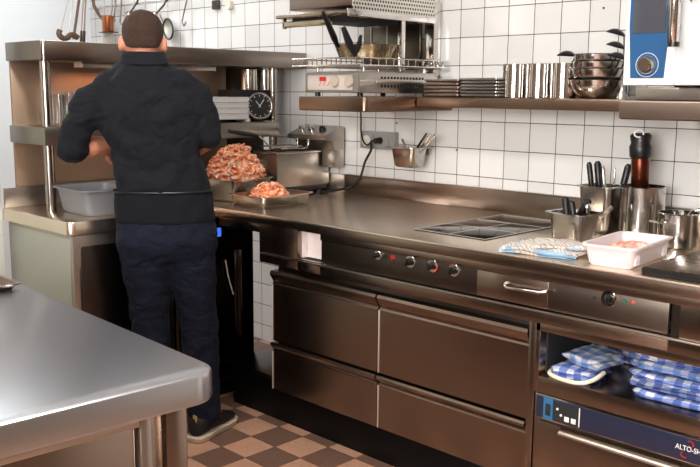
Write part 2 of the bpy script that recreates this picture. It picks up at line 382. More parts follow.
def dup(root, loc=None, rz=None, label=None, scale=None):
    r = root.copy(); COL.objects.link(r)
    if loc is not None: r.location = loc
    if rz is not None: r.rotation_euler = (0, 0, rz)
    if scale: r.scale = scale
    if label: r['label'] = label
    for ch in list(root.children):
        c = ch.copy(); COL.objects.link(c); c.parent = r
        for g in ch.children:
            d = g.copy(); COL.objects.link(d); d.parent = c
    return r
def dup_part(o, parent, delta):
    c = o.copy(); COL.objects.link(c); c.parent = parent; c.location = Vector(o.location) + Vector(delta)
    for g in list(o.children):
        d = g.copy(); COL.objects.link(d); d.parent = c
    return c

# ------------------------------------------------------------------ the room
XL, XR, YF, ZC = -2.46, 6.2, -5.6, 2.75
struct('floor', MB().box(XL-.1, XR+.1, YF-.1, .1, -.1, 0), floor_mat())
struct('wall_back', MB().box(XL-.1, XR+.1, .0, .1, 0, ZC), tile_mat())
struct('wall_left', MB().box(XL-.1, XL, YF, 0, 0, ZC), 'plaster')
struct('wall_right', MB().box(XR, XR+.1, YF, 0, 0, ZC), plain('brown_reflected_wall', '#75614f', .8))  # unseen wall, its brown picked for the reflection in the steel
struct('wall_front', MB().box(XL, XR, YF-.1, YF, 0, ZC), 'beige')
struct('ceiling', MB().box(XL-.1, XR+.1, YF-.1, .1, ZC, ZC+.1), 'ceil')
struct('wall_partition', MB().box(-.78, -.574, -2.9, -1.502, 0, ZC, .004), plain('pale_partition_paint', '#cdd2c8', .6))
t = tag(MB().box(2.0, 4.4, YF+.001, YF+.012, 1.15, 2.45, .004).build('fill_window_1', plain('fill_window_glow', '#ffffff', .5, emit='#f2f6ff', estr=3.2)), kind='structure')  # glowing window added out of view as frontal fill light
fr = MB()
for x in (1.97, 3.2, 4.43): fr.box(x-.03, x+.03, YF+.001, YF+.05, 1.1, 2.5, .004)
for z in (1.1, 2.5): fr.box(1.94, 4.46, YF+.001, YF+.05, z-.03, z+.03, .004)
tag(fr.build('fill_window_trim_1', 'white'), kind='structure')  # frame of the added fill window
def ceiling_lamp(x, y, sx, sy, label, strength, mat='lamp'):
    t = thing('ceiling_lamp', label, 'lamp', (x, y, ZC))
    MB().box(x-sx/2-.03, x+sx/2+.03, y-sy/2-.03, y+sy/2+.03, ZC-.05, ZC-.002, .005).build('housing', 'white', t)
    MB().box(x-sx/2, x+sx/2, y-sy/2, y+sy/2, ZC-.056, ZC-.05).build('diffuser', mat, t)
    return t
ceiling_lamp(1.2, -1.9, 1.3, .3, 'white ceiling lamp above the aisle between table and cooking counter', 1)
ceiling_lamp(3.4, -2.0, 1.3, .3, 'white ceiling lamp above the right end of the cooking line', 1)
ceiling_lamp(1.8, -4.2, 1.3, .3, 'white ceiling lamp over the room behind the table', 1)
ceiling_lamp(-1.5, -1.0, .3, 1.2, 'cool white ceiling lamp beyond the pass shelf', 1, 'lampcool')
ceiling_lamp(-1.5, -3.2, .3, 1.2, 'cool white ceiling lamp beside the far white wall', 1, 'lampcool')

# ------------------------------------------------------------------ foreground table
t = thing('work_table', 'large brushed steel table with rounded corner in the left foreground', 'table', (1.826, -2.152, 0))
def loc(mb): return mb
mb = MB(); r = .06
def ttop(z, g=0.):
    pts = []
    x0, x1, y0, y1 = -1.5, .0, -2.2, .0
    for (cx, cy, a0) in ((x1-r, y1-r, 0), (x0+r, y1-r, 90), (x0+r, y0+r, 180), (x1-r, y0+r, 270)):
        for i in range(9):
            a = math.radians(a0 + i*90/8); pts.append(Vector((cx+(r-g)*math.cos(a), cy+(r-g)*math.sin(a), z)))
    return pts
mb.loft([ttop(.842, .012), ttop(.845, .003), ttop(.850, 0), ttop(.893, 0), ttop(.898, .002), ttop(.9, .006)])
mb.build('tabletop', 'table', t, 30, True)
MB().box(-1.42, -.045, -2.1, -.06, .1, .841, .003).build('cabinet_body', 'front', t, local=True)
MB().box(-.045, -.030, -.105, -.062, .1, .841, .002).build('corner_post', 'front', t, local=True)
MB().box(-.045, -.022, -.160, -.138, .1, .841, .003).build('door_frame_post', 'steel_z', t, local=True)
MB().box(-.045, -.022, -1.2, -.160, .825, .841, .002).build('door_frame_rail', 'steel', t, local=True)
for (a, b) in ((-.66, -.165), (-1.19, -.67)): MB().box(-.045, -.034, a, b, .12, .822, .003).build('door', 'front', t, local=True)
for (x, y) in ((-.09, -.12), (-1.36, -.12), (-.09, -2.04), (-1.36, -2.04)): MB().cyl((x, y, 0), (x, y, .1), .022, n=20).build('leg', 'chrome', t, local=True)
t.rotation_euler = (0, 0, math.radians(-3.2))
# little tray on the table, at the left edge of the view
p = Z(-8, 288, .9); t = thing('serving_tray', 'small copper toned tray on the far left edge of the foreground table', 'tray', (p.x, p.y, .9))
MB().pan(p.x, p.y, .065, .04, .9005, .918, .012, .008, .006).build('tray_body', steel('tray_tinted_steel', '#7d685e', .35, 'o'), t)
MB().tube([(p.x+.07, p.y-.02, .916), (p.x+.095, p.y-.012, .92), (p.x+.095, p.y+.012, .92), (p.x+.07, p.y+.02, .916)], .003).build('handle', 'chrome', t)

# ------------------------------------------------------------------ left counter under the pass
t = thing('pass_counter', 'steel counter under the pass shelf with light end panel and dark doors', 'counter', (-.28, -1.1, 0))
def slab(x0, x1, y0, y1, z0, z1, r, corners):
    pts = []
    for (cx, cy, sx, sy, a0, k) in ((x1, y1, -1, -1, 0, 'ne'), (x0, y1, 1, -1, 90, 'nw'), (x0, y0, 1, 1, 180, 'sw'), (x1, y0, -1, 1, 270, 'se')):
        rr = r if k in corners else .001
        for i in range(7):
            a = math.radians(a0+i*15); pts.append((cx+sx*rr+rr*math.cos(a), cy+sy*rr+rr*math.sin(a)))
    return pts
def slab_mesh(x0, x1, y0, y1, z0, z1, r=.03, corners='se', e=.005):
    o = lambda g, z: [Vector((x, y, z)) for x, y in slab(x0+g, x1-g, y0+g, y1-g, 0, 0, max(r-g, .001), corners)]
    return MB().loft([o(.006, z0), o(0, z0+.004), o(0, z1-e), o(e*.35, z1-e*.3), o(e, z1)])
slab_mesh(-.572, .0, -1.5, -.002, .845, .9, .032).build('worktop', 'top', t, 30)
MB().box(-.571, -.562, -1.495, -.003, .9, .985, .002).box(-.561, -.0005, -.016, -.002, .9, .992, .002).build('upstand', 'steel_y', t)
MB().box(-.57, -.012, -1.48, -1.03, .12, .843, .004).build('cabinet_body', 'steel_z', t)
MB().box(-.555, -.03, -1.483, -1.480, .14, .83, .002).build('end_panel', steel('end_panel_steel', '#c6c5be', .38, 'z'), t)
MB().box(-.011, .004, -1.455, -1.26, .14, .80, .005).build('door', 'dark', t)
MB().box(-.011, .004, -1.25, -1.045, .14, .80, .005).build('door', 'dark', t)
MB().box(-.5, -.09, -1.44, -1.04, 0, .12).build('plinth', 'kick', t)
t = thing('undercounter_refrigerator', 'dark undercounter refrigerator with a small blue display behind the man', 'refrigerator', (-.28, -.8, 0))
MB().box(-.56, -.012, -1.02, -.6, .1, .842, .004).build('body', 'dark', t)
d_ = MB().box(-.011, .006, -1.005, -.605, .12, .79, .006).build('door', steel('dark_fridge_steel', '#4c4744', .2, 'z'), t)
MB().box(.006, .022, -.70, -.685, .3, .7, .004).build('handle', 'chrome', d_)
p = X(219, 232, .008)
MB().box(.004, .010, p.y-.011, p.y+.011, p.z-.02, p.z+.018, .002).build('display', 'led', t)
MB().box(-.5, -.09, -1.01, -.61, 0, .1).build('plinth', 'kick', t)
MB().tube([(.012, -.77, .66), (.02, -.765, .6), (.018, -.75, .55), (.02, -.735, .5)], .003).build('cord', 'cream', t)

# ------------------------------------------------------------------ pass shelf
t = thing('pass_shelf', 'two tier steel pass shelf with rounded posts over the left counter', 'shelf', (-.42, -.75, .9))
MB().box(-.60, -.28, -1.44, -.012, 1.515, 1.592, .004).build('top_shelf', steel('pass_shelf_steel', '#857a71', .3, 'y'), t)
MB().box(-.60, -.28, -1.44, -.20, 1.175, 1.248, .004).build('middle_shelf', steel('pass_shelf_steel_2', '#938c84', .34, 'y'), t)
MB().box(-.594, -.580, -1.43, -.30, .90, 1.515, .001).build('back_panel', steel('pass_back_steel', '#c2a892', .45, 'z'), t)
MB().box(-.594, -.582, -.299, -.05, .90, 1.515, .001).build('dark_gap_sheet', 'dark', t)  # added sheet; the darkness of the gap is put into its colour
for x, y in ((-.362, -1.385), (-.365, -.168)):
    for zz in (1,):
        m_ = MB().cyl((x, y, 1.249), (x, y, 1.514), .021, n=28)
        m_.cyl((x, y, .901), (x, y, 1.174), .021, n=28)
        m_.build('post', 'post', t)
MB().box(-.46, -.40, -1.2, -.5, 1.505, 1.514, .002).box(-.40, -.394, -1.2, -.5, 1.493, 1.514, .001).box(-.466, -.46, -1.2, -.5, 1.493, 1.514, .001).box(-.46, -.40, -1.204, -1.2, 1.493, 1.514).box(-.46, -.40, -.5, -.496, 1.493, 1.514).build('heat_lamp_housing', 'steel', t)
MB().box(-.445, -.415, -1.18, -.52, 1.499, 1.504).build('heat_lamp', 'heat', t)
MB().cyl((-.284, -1.426, 1.516), (-.284, -1.426, 1.591), .0055, n=12).build('corner_trim', 'chrome', t)

# things on the middle shelf
ZS = 1.2485
g0 = None
for i, (px, h, rr) in enumerate(((59, .13, .024), (69, .14, .025), (79, .145, .024), (66, .13, .025))):
    q = X(px, 127, -.36 if i < 3 else -.46)
    o = MB().lathe([(rr*.8, 0), (rr*.85, .004), (rr, h), (rr-.002, h), (rr*.8-.001, .012), (.001, .01)], n=28).build('drinking_glass', 'glass')
    o.location = (q.x, q.y, ZS)
    tag(o, ['clear drinking glass on the middle pass shelf nearest its left post', 'clear drinking glass on the middle pass shelf, middle of the front row', 'tall clear glass on the middle pass shelf next to the man\'s shoulder', 'clear drinking glass standing behind the front row on the pass shelf'][i], 'glass', 'glasses on the pass shelf')
t = thing('plastic_crate', 'stack of white slatted plastic trays on the middle pass shelf beside the clock', 'crate', (-.36, -.47, ZS))
for k in range(4):
    MB().pan(-.37, -.475, .062, .11, ZS+.014+k*.027, ZS+.0405+k*.027, .01, .003, .001, .002, .004).build('tray', 'white', t)
for y in (-.58, -.37): MB().box(-.41, -.312, y-.012, y+.012, ZS, ZS+.018, .003).build('foot', 'white', t)
t = thing('timer_clock', 'round kitchen clock with black dial and chrome rim on the pass shelf', 'clock', (-.305, -.305, ZS))
c = X(259.5, 106, -.30); ax = (Vector((.9, -.35, .12))).normalized()
def disc(c, r, th, ax, n=40): return MB().cyl(c - ax*th, c, r, n=n)
disc(c, .066, .03, ax).build('case', 'chrome', t)
u = ax.cross(Vector((0, 0, 1))).normalized(); v = u.cross(ax) * 1
ring = MB(); ring.tube([c + ax*.002 + (u*math.cos(2*PI*i/40) + v*math.sin(2*PI*i/40))*.062 for i in range(40)], .0055, 10, True); ring.build('rim', 'chrome', t)
disc(c + ax*.003, .058, .004, ax).build('dial', 'blackmat', t)
mk = MB()
for i in range(12):
    a = 2*PI*i/12; d = u*math.cos(a) + v*math.sin(a)
    mk.cyl(c+ax*.0045+d*.046, c+ax*.0045+d*.054, .0012, n=6)
mk.build('hour_mark', 'label', t)
for a, L in ((2.2, .04), (.9, .03)):
    d = u*math.cos(a) + v*math.sin(a); MB().cyl(c+ax*.005-d*.008, c+ax*.005+d*L, .0016, n=6).build('hand', 'label', t)
mb = MB().box(-.52, -.395, -.40, -.12, ZS+.0005, 1.405, .004)
tag(mb.build('storage_box', 'blackmat'), 'black box behind the round clock on the middle pass shelf', 'box')
for i, (px, lab) in enumerate(((249, 'tall steel canister standing on the black box behind the clock'), (270, 'narrow steel canister on the black box nearest the right post'))):
    q = X(px, 86, -.45); rr = (.042, .026)[i]
    if i == 1: q.y = -.15
    o = MB().lathe([(rr, 0), (rr, .1), (rr+.002, .102), (rr-.003, .102), (rr-.003, .01), (.001, .01)]).build('steel_canister', 'chrome')
    o.location = (q.x, q.y, 1.4055); tag(o, lab, 'canister', 'canisters under the top pass shelf')
# items under the middle shelf, right part
for i, (px, py, h, rr, mt, lab) in enumerate(((232, 172, .14, .03, 'cream', 'cream bottle under the pass shelf to the left of the fryer'), (222, 172, .12, .03, 'blackmat', 'black bottle under the pass shelf beside the cream bottle'))):
    x_ = -.48; y_ = min(X(px, 150, x_).y, -.055)
    o = MB().lathe([(rr, 0), (rr, h*.7), (rr*.45, h*.85), (rr*.45, h), (.001, h)]).build('bottle', mt); o.location = (x_, y_, .9006); tag(o, lab, 'bottle')

# ------------------------------------------------------------------ grey tub on the left counter
cx, cy = -.215, -1.22
a_ = Z(48, 214, .9); 
t = thing('bus_tub', 'grey plastic tub with wide rim on the left counter', 'tub', (-.21, -1.22, .9))
MB().pan(-.185, -1.275, .135, .118, .9015, 1.008, .035, .016, .014, .003, .006, math.radians(-3)).build('tub_body', 'tubgrey', t)

# ------------------------------------------------------------------ seafood pans
def heap(name, cx, cy, hx, hy, z0, h, n, mat, label, size=.012, seed=1, base=True):
    rnd = random.Random(seed); mb = MB()
    def top(x, y):
        u_, v_ = (x-cx)/hx, (y-cy)/hy; d = u_*u_+v_*v_
        return z0 + h*max(0, 1-d)**.8 * (1+.15*math.sin(9*x*20+seed))
    if base:
        N = 16; rings = []
        for k in range(8):
            f = 1 - k/8; rings.append([Vector((cx+hx*f*math.cos(2*PI*i/N), cy+hy*f*math.sin(2*PI*i/N), top(cx+hx*f*math.cos(2*PI*i/N), cy+hy*f*math.sin(2*PI*i/N))-.003)) for i in range(N)])
        mb.loft(rings)
    for k in range(n):
        a = rnd.uniform(0, 2*PI); d = math.sqrt(rnd.uniform(0, 1))*.97
        x, y = cx+hx*d*math.cos(a), cy+hy*d*math.sin(a); z = top(x, y) + rnd.uniform(-.003, .007)
        rot = Matrix.Rotation(rnd.uniform(0, 6.3), 3, 'Z') @ Matrix.Rotation(rnd.uniform(-1.2, 1.2), 3, 'X')
        R_ = size*rnd.uniform(.7, 1.25); arc = rnd.uniform(2.4, 4.2); pts = []; rs = []
        for i in range(7):
            b = arc*i/6; pts.append(Vector((x, y, z)) + rot @ Vector((R_*math.cos(b), R_*math.sin(b), R_*.15*i/6))); rs.append(size*.45*(1-.65*i/6))
        mb.tube(pts, rs, 6)
    return tag(mb.build(name, mat), label, 'seafood', kind='stuff')
t = thing('deep_food_pan', 'deep steel pan heaped with crayfish meat beside the man', 'pan', (-.19, -.56, .9))
MB().pan(-.175, -.56, .115, .145, .9015, 1.0, .03, .010, .008, ang=math.radians(14)).build('pan_body', 'pan', t)
heap('crayfish_meat', -.185, -.555, .122, .142, .988, .140, 400, 'salmon', 'tall heap of pink and orange crayfish meat in the deep steel pan', .0175, 3)
t = thing('shallow_food_pan', 'shallow steel pan with a small mound of orange prawns on the counter corner', 'pan', (.1, -.56, .9))
MB().pan(.100, -.578, .112, .152, .9015, .952, .03, .012, .006, ang=math.radians(3)).build('pan_body', 'pan', t)
heap('prawn_meat', .075, -.565, .085, .105, .906, .075, 240, 'prawn', 'small mound of bright orange prawn meat in the shallow steel pan', .011, 5)

# ------------------------------------------------------------------ table-top fryer
t = thing('countertop_fryer', 'steel table fryer with sloped control head against the tiled wall', 'fryer', (-.18, -.2, .9))
FL, FR = -.272, -.10
MB().box(FL, FR, -.37, -.025, .94, 1.10, .004).build('tank_body', 'steel_z', t)
MB().box(FL+.01, FR-.01, -.36, -.03, .915, .941, .002).build('base_frame', 'black', t)
for x in (FL+.03, FR-.03):
    for y in (-.33, -.07): MB().cyl((x, y, .9005), (x, y, .92), .016, n=16).build('foot', 'black', t)
MB().box(FL-.002, FR+.008, -.378, -.02, 1.10, 1.112, .003).build('tank_rim', 'steel', t)
MB().box(FL+.02, FR-.02, -.34, -.14, 1.1125, 1.116, .001).build('oil_surface', 'black', t)
prof = [(-.018, 1.04), (-.018, 1.222), (-.03, 1.232), (-.15, 1.188), (-.158, 1.168), (-.10, 1.158), (-.085, 1.120), (-.085, 1.04)]
MB().prism([(-.018, 1.114), (-.018, 1.222), (-.03, 1.232), (-.15, 1.188), (-.158, 1.168), (-.10, 1.158), (-.085, 1.114)], 'x', FL-.0, .0).build('control_head', 'steel', t)
MB().box(-.088, .0, -.085, -.018, 1.03, 1.116, .002).build('head_side_box', 'steel_z', t)
for i, x in enumerate((-.235, -.165, -.085)):
    n_ = Vector((0, -.36, .93)).normalized(); b_ = Vector((x, -.085, 1.2115))
    k_ = MB().cyl(b_, b_+n_*.014, .018, .016, n=20); k_.box(x-.003, x+.003, -.105, -.078, 1.217, 1.231, .001); k_.build('knob', 'black' if i == 2 else 'chrome', t)
for x in (-.23, -.15): MB().tube(sm([(x, -.12, 1.165), (x, -.125, 1.13), (x, -.16, 1.121), (x, -.3, 1.121)]), .005).build('heating_element', 'chrome', t)
tb = thing('fryer_basket', 'wire fryer basket with black handle hooked on the front of the fryer', 'basket', (-.2, -.36, 1.13))
MB().tube([(-.25, -.34, 1.134), (-.25, -.18, 1.134), (-.13, -.18, 1.134), (-.13, -.34, 1.134)], .003, 8, True).build('basket_frame', 'chrome', tb)
mb = MB()
mb.tube([(-.19, -.34, 1.134), (-.19, -.18, 1.134)], .0015, 6)
for i in range(6): mb.tube([(-.25, -.33+.028*i, 1.1335), (-.13, -.33+.028*i, 1.1335)], .0012, 6)
mb.build('wire_mesh', 'chrome', tb)
h0 = X(258, 136, -.19); h1 = X(229, 131, -.19); e_ = Vector((-.19, -.345, 1.135))
MB().tube(sm([e_, e_+Vector((0, -.03, .03)), h0]), .004, 8).build('handle_rod', 'chrome', tb)
MB().tube([h0, h0.lerp(h1, .5), h1], [.008, .011, .009], 10).build('handle', 'black', tb)

# ------------------------------------------------------------------ main cooking counter
t = thing('cooking_counter', 'long steel cooking worktop with upstand and knob panel along the tiled wall', 'counter', (1.2, -.4, .9))
slab_mesh(.0005, 2.9, -.82, -.016, .862, .9, .004, '', .003).build('worktop', 'top', t, 30)
MB().box(.0005, 2.9, -.8215, -.8195, .862, .8955, .0008).build('front_shade_strip', 'front', t)  # added strip; the nosing's dark reflection is put into its colour
MB().box(.0005, 2.9, -.016, -.002, .9, .992, .002).box(.0005, 2.9, -.02, -.002, .988, .995, .001).build('upstand', steel('upstand_steel', '#a3968c', .3, 'x', .03, .03), t)
# apron: frame around recessed panels, with the square opening left and the slot right
AP = M['front']
mb = MB()
mb.box(.30, .535, -.812, -.79, .70, .862, .001)
mb.box(.535, .665, -.812, -.79, .70, .745, .001)
mb.box(.665, 2.9, -.812, -.79, .835, .862, .001).box(.535, .665, -.812, -.79, .858, .862, .001)
mb.box(.665, 2.055, -.812, -.79, .70, .742, .001).box(2.055, 2.9, -.812, -.79, .70, .742, .001)
mb.box(2.085, 2.9, -.812, -.79, .742, .836, .001)
mb.box(.01, .30, -.80, -.79, .82, .862, .001)
mb.build('front_apron', 'front', t)
MB().box(.665, 2.05, -.806, -.792, .745, .834, .002).build('control_panel', steel('panel_steel', '#625850', .34, 'x'), t)
MB().box(.31, 2.9, -.822, -.81, .735, .742, .003).build('drip_lip', 'steel', t)
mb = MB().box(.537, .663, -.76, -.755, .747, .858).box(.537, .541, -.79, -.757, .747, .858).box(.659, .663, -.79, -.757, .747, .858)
mb.build('opening_liner', plain('opening_light_tint', '#e9dcd8', .4), t)  # pale colour stands in for the light inside the opening
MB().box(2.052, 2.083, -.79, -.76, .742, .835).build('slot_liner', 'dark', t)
pd = MB().box(1.405, 1.672, -.810, -.806, .748, .832, .0015).build('slide_panel', 'front', t)
a = Y(507, 284, -.81); b = Y(550, 291, -.81)
MB().tube([(a.x, -.810, a.z+.004), (a.x+.002, -.832, a.z+.001), (a.x+.02, -.84, a.z-.004), (b.x-.02, -.84, b.z-.004), (b.x-.002, -.832, b.z+.001), (b.x, -.810, b.z+.004)], .005, 10).build('pull_handle', 'chrome', pd)
def knob(px, py, r, parent, mark=0.6, red=False):
    c = Y(px, py, -.806)
    k = MB().cyl((c.x, -.8062, c.z), (c.x, -.812, c.z), r, n=36, bev=.001).build('knob_ring', 'chrome', parent)
    kb = MB().cyl((c.x, -.812, c.z), (c.x, -.828, c.z), r*.60, r*.52, n=32, bev=.002)
    rot = Matrix.Translation((c.x, -.829, c.z)) @ Matrix.Rotation(mark, 4, 'Y')
    kb.box(-.0045, .0045, -.007, .004, -r*.64, r*.64, .002, mat=rot)
    kb.build('knob', 'black', k)
    if red:
        MB().tube([(c.x+r*.98*math.cos(q), -.811, c.z-r*.98*math.sin(q)) for q in [i*.2-.3 for i in range(9)]], .002, 6).build('red_scale', 'orange', k)
knob(378.5, 255, .017, t); knob(411, 261.5, .022, t, .3); knob(433, 265.5, .022, t, -.3, True); knob(454.5, 270, .022, t, .2); knob(609.5, 298.5, .024, t, .1)
c = Y(393, 257.5, -.806); MB().cyl((c.x, -.806, c.z), (c.x, -.812, c.z), .010, .007, n=20).build('indicator_lamp', 'red', t)
for px, py, m_, r_ in ((594.5, 298, 'blackmat', .0045), (625, 300.5, 'green', .006), (633.5, 302, 'orange', .0065)):
    c = Y(px, py, -.806); MB().cyl((c.x, -.8055, c.z), (c.x, -.809, c.z), r_, n=3 if m_ == 'orange' else 14).build('indicator_mark', m_, t)
# hob
t = thing('induction_hob', 'black glass hob with pale zone lines set in the worktop', 'hob', (1.15, -.38, .9))
MB().box(1.003, 1.322, -.655, -.09, .9002, .9028, .001).build('glass_plate', 'glass_top', t)
ln = MB()
def hl(x0, x1, y0, y1): ln.box(x0, x1, y0, y1, .9027, .9033)
for x in (1.003, 1.322): hl(x-.004, x+.004, -.657, -.088)
for y in (-.655, -.09): hl(1.0, 1.325, y-.004, y+.004)
hl(1.0, 1.325, -.457, -.451); hl(1.0, 1.325, -.273, -.267)
hl(1.159, 1.165, -.655, -.27)
ln.build('zone_line', plain('zone_line_print', '#aaa296', .4), t)

# ------------------------------------------------------------------ drawer cabinet
t = thing('drawer_cabinet', 'steel cabinet with four wide drawers under the cooking counter', 'cabinet', (.97, -.4, 0))
MB().box(.34, 1.625, -.745, -.03, .207, .70, .002).build('cabinet_body', 'dark', t)
mb = MB().box(1.598, 1.625, -.79, -.745, .15, .70, .002)
mb.build('frame', 'front', t)
MB().box(.015, .341, -.78, -.03, .188, .206, .003).box(.34, 1.598, -.744, -.03, .15, .206, .001).build('base_plate', steel('base_plate_steel', '#5b5450', .25, 'x'), t)
MB().box(.02, 2.9, -.742, -.70, 0, .149, .001).box(.02, .34, -.742, -.70, .149, .187).build('kick_board', 'kick', t)
DP = [(-.745, 0), (-.776, 0), (-.78, .004), (-.78, .255), (-.776, .262), (-.776, .268), (-.793, .296), (-.795, .304), (-.789, .315), (-.745, .315)]
for i, (x0, x1) in enumerate(((.343, .940), (.948, 1.594), (.343, .940), (.948, 1.594))):
    if i < 2: zz, H = .364, .301
    else: zz, H = .150, .208
    s = H/.315
    prof = [(y, zz+z*s) for y, z in DP]
    d_ = MB().prism(prof[:4] + prof[4:6] + [(-.745, prof[5][1])], 'x', x0, x1).build('drawer', 'front', t, 25)
    MB().prism([(-.7455, prof[5][1]+.001)] + [(y, z+.001) for y, z in prof[5:]], 'x', x0, x1).build('handle', 'front', d_, 40)
    MB().box(x0-.001, x0+.003, -.784, -.778, zz+.004, zz+.255*s, .001).build('edge_trim', 'trimb', d_)
# open compartment with towels
t = thing('open_shelf_unit', 'open steel compartment holding checked towels under the worktop', 'cabinet', (2.2, -.4, .47))
mb = MB().box(1.628, 1.645, -.80, -.03, .475, .70, .001).box(2.85, 2.9, -.80, -.03, .475, .70, .001)
mb.box(1.645, 2.85, -.80, -.06, .475, .528, .002).box(1.628, 2.9, -.80, -.77, .672, .699, .002)
mb.build('steel_frame', 'front', t)
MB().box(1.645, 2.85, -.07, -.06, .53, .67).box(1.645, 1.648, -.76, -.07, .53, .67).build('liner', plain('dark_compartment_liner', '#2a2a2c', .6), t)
# warming drawer unit
t = thing('warming_cabinet', 'steel warming cabinet with navy control strip at the bottom right', 'cabinet', (2.2, -.4, .1))
MB().box(1.63, 2.9, -.79, -.05, .202, .473, .002).build('body', 'front', t)
MB().box(1.64, 2.9, -.802, -.79, .394, .473, .001).build('control_frame', 'chrome', t)
st = MB().box(1.645, 2.9, -.806, -.802, .399, .468, .001).build('control_strip', 'strip', t)
bl = MB().box(1.672, 1.705, -.8075, -.806, .399, .468).build('blue_block', 'cyan', st)
a0 = 1.707
MB().box(1.68, 1.698, -.809, -.8075, .412, .450, .001).build('display', 'blackmat', st)
MB().box(1.708, 1.795, -.8075, -.806, .405, .462).build('key_panel', 'blackmat', st)
for x, z in ((1.755, .417), (1.778, .417)): MB().box(x-.008, x+.008, -.809, -.8075, z-.008, z+.008, .001).build('button', 'label', st)
for x, z in ((1.722, .442), (1.735, .425)): MB().cyl((x, -.8075, z), (x, -.809, z), .004, n=10).build('button', 'label', st)
MB().box(1.795, 1.798, -.8075, -.806, .404, .464).build('divider', 'label', st)
def text(s, size, mat, parent, loc, rot, ext=.0004, name='lettering', sx=1.):
    cu = bpy.data.curves.new('t', 'FONT'); cu.body = s; cu.size = size; cu.extrude = ext
    o = bpy.data.objects.new('t', cu); COL.objects.link(o)
    bpy.context.view_layer.update()
    me = bpy.data.meshes.new_from_object(o.evaluated_get(bpy.context.evaluated_depsgraph_get()))
    bpy.data.objects.remove(o)
    mt = Matrix.Translation(Vector(loc) - WORLD.get(parent.name, Vector())) @ rot @ Matrix.Diagonal((sx, 1, 1, 1))
    me.transform(mt); me.materials.clear(); me.materials.append(M[mat] if isinstance(mat, str) else mat)
    q = bpy.data.objects.new(name, me); COL.objects.link(q); q.parent = parent; return q
RF = Matrix.Rotation(PI/2, 4, 'X')
text('ALTO-SHAAM', .021, 'label', st, (2.095, -.8068, .430), RF, sx=.85)
for (x, z, s) in ((2.122, .418, 1), (2.135, .452, -1)):
    MB().tube([(x+.010*math.cos(q)*s, -.807, z+.008*math.sin(q)*s) for q in [2.2+i*.35 for i in range(10)]], .0022, 6).build('emblem', 'red', st)
dr = MB().box(1.645, 2.9, -.80, -.79, .21, .385, .003).build('door', 'front', t)
a = Y(561, 432, -.82)
MB().prism([(-.80, .384), (-.806, .384), (-.824, .372), (-.826, .366), (-.80, .37)], 'x', 1.735, 2.9).build('handle', 'front', dr)

# ------------------------------------------------------------------ towels
def towel(name, cx, cy, z0, hx, hy, h, layers, mat, label, seed, ang=0., group=None, crown=.35, sag=0.):
    rnd = random.Random(seed); rings = []; lh = h/layers
    n = 9
    for k in range(layers):
        dx, dy = rnd.uniform(-.006, .006), rnd.uniform(-.008, .008); gx = rnd.uniform(-.006, .004)
        for f, g in ((.05, .010), (.3, .001), (.7, .0), (.95, .008)):
            rings.append(rrect(dx, dy, hx-g+gx, hy-g+gx, min(hx, hy)*.35, lh*(k+f), n))
    top = h
    for f in (.93, .75, .5, .2): rings.append(rrect(0, 0, hx*f, hy*f, min(hx, hy)*.3*f, top + (1-f)*crown*lh, n))
    # more points along the ring
    mb = MB(); mb.loft(rings)
    bmesh.ops.subdivide_edges(mb.bm, edges=[e for e in mb.bm.edges if e.calc_length() > .03], cuts=2, use_grid_fill=True)
    for v in mb.bm.verts:
        nn = noise.noise_vector(v.co*22 + Vector((seed*3.1, 0, seed)))
        w = min(1, v.co.z/(h*.4)+.15)
        n3 = noise.noise_vector(v.co*60 + Vector((seed, seed, 0)))
        v.co += Vector((nn.x*.016+n3.x*.004, nn.y*.016+n3.y*.004, nn.z*.011*w+n3.z*.004*w)) + Vector((0, 0, -sag*(v.co.x/hx)**2*w))
        v.co.z = max(v.co.z, .0005)
    o = mb.build(name, mat, angle=80)
    o.location = (cx, cy, z0); o.rotation_euler = (0, 0, ang)
    return tag(o, label, 'towel', group)
G = 'checked towels in the open compartment'
towel('kitchen_towel', 1.735, -.695, .5295, .072, .085, .028, 2, 'ging', 'blue checked towel with cream hem at the front left of the compartment', 1, .12, G)
o = MB().tube(sm([(1.657, -.72, .538), (1.668, -.775, .537), (1.72, -.796, .535), (1.785, -.794, .537), (1.818, -.77, .550), (1.824, -.72, .562)], 4), .0065, 8, flat=1.0)
hem = o.build('hem', 'rim', None); hem.parent = bpy.data.objects['kitchen_towel']; hem.matrix_parent_inverse = Matrix.LocRotScale(Vector((1.735, -.695, .5295)), Matrix.Rotation(.12, 3, 'Z').to_quaternion(), None).inverted()
towel('kitchen_towel', 1.757, -.66, .562, .062, .08, .036, 2, 'ging_soft', 'faded blue checked towel lying on top of the cream hemmed towel', 2, -.1, G)
towel('kitchen_towel', 1.88, -.40, .5295, .19, .10, .082, 4, 'ging', 'folded blue checked towel at the back left of the compartment', 3, .05, G)
towel('kitchen_towel', 1.89, -.40, .624, .195, .10, .034, 2, 'ging', 'blue and white checked towel on top of the back left pile', 4, .0, G)
zz = .5295
for i, (h, hx, m_, lab) in enumerate(((.024, .17, 'ging', 'bright blue checked towel at the bottom of the right hand pile'), (.028, .172, 'ging', 'checked towel second from the bottom of the right hand pile'), (.030, .178, 'ging', 'checked towel in the middle of the right hand pile'), (.028, .175, 'ging_soft', 'faded checked towel second from the top of the right hand pile'), (.026, .17, 'ging', 'checked towel on top of the right hand pile'))):
    towel('kitchen_towel', 2.09+.004*(-1)**i, -.63+.012*(i % 2), zz, hx, .13, h-.007, 1 if h < .025 else 2, m_, lab, 10+i, .02*(-1)**i, G)
    zz += h
towel('counter_cloth', 1.585, -.685, .9005, .135, .095, .016, 2, 'ging_white', 'crumpled white tea towel with blue stripe lying beside the hob', 31, .12)
towel('counter_cloth', 1.625, -.66, .9175, .085, .07, .014, 1, 'ging_white', 'white cloth fold bunched on top of the tea towel by the white tub', 33, .5)

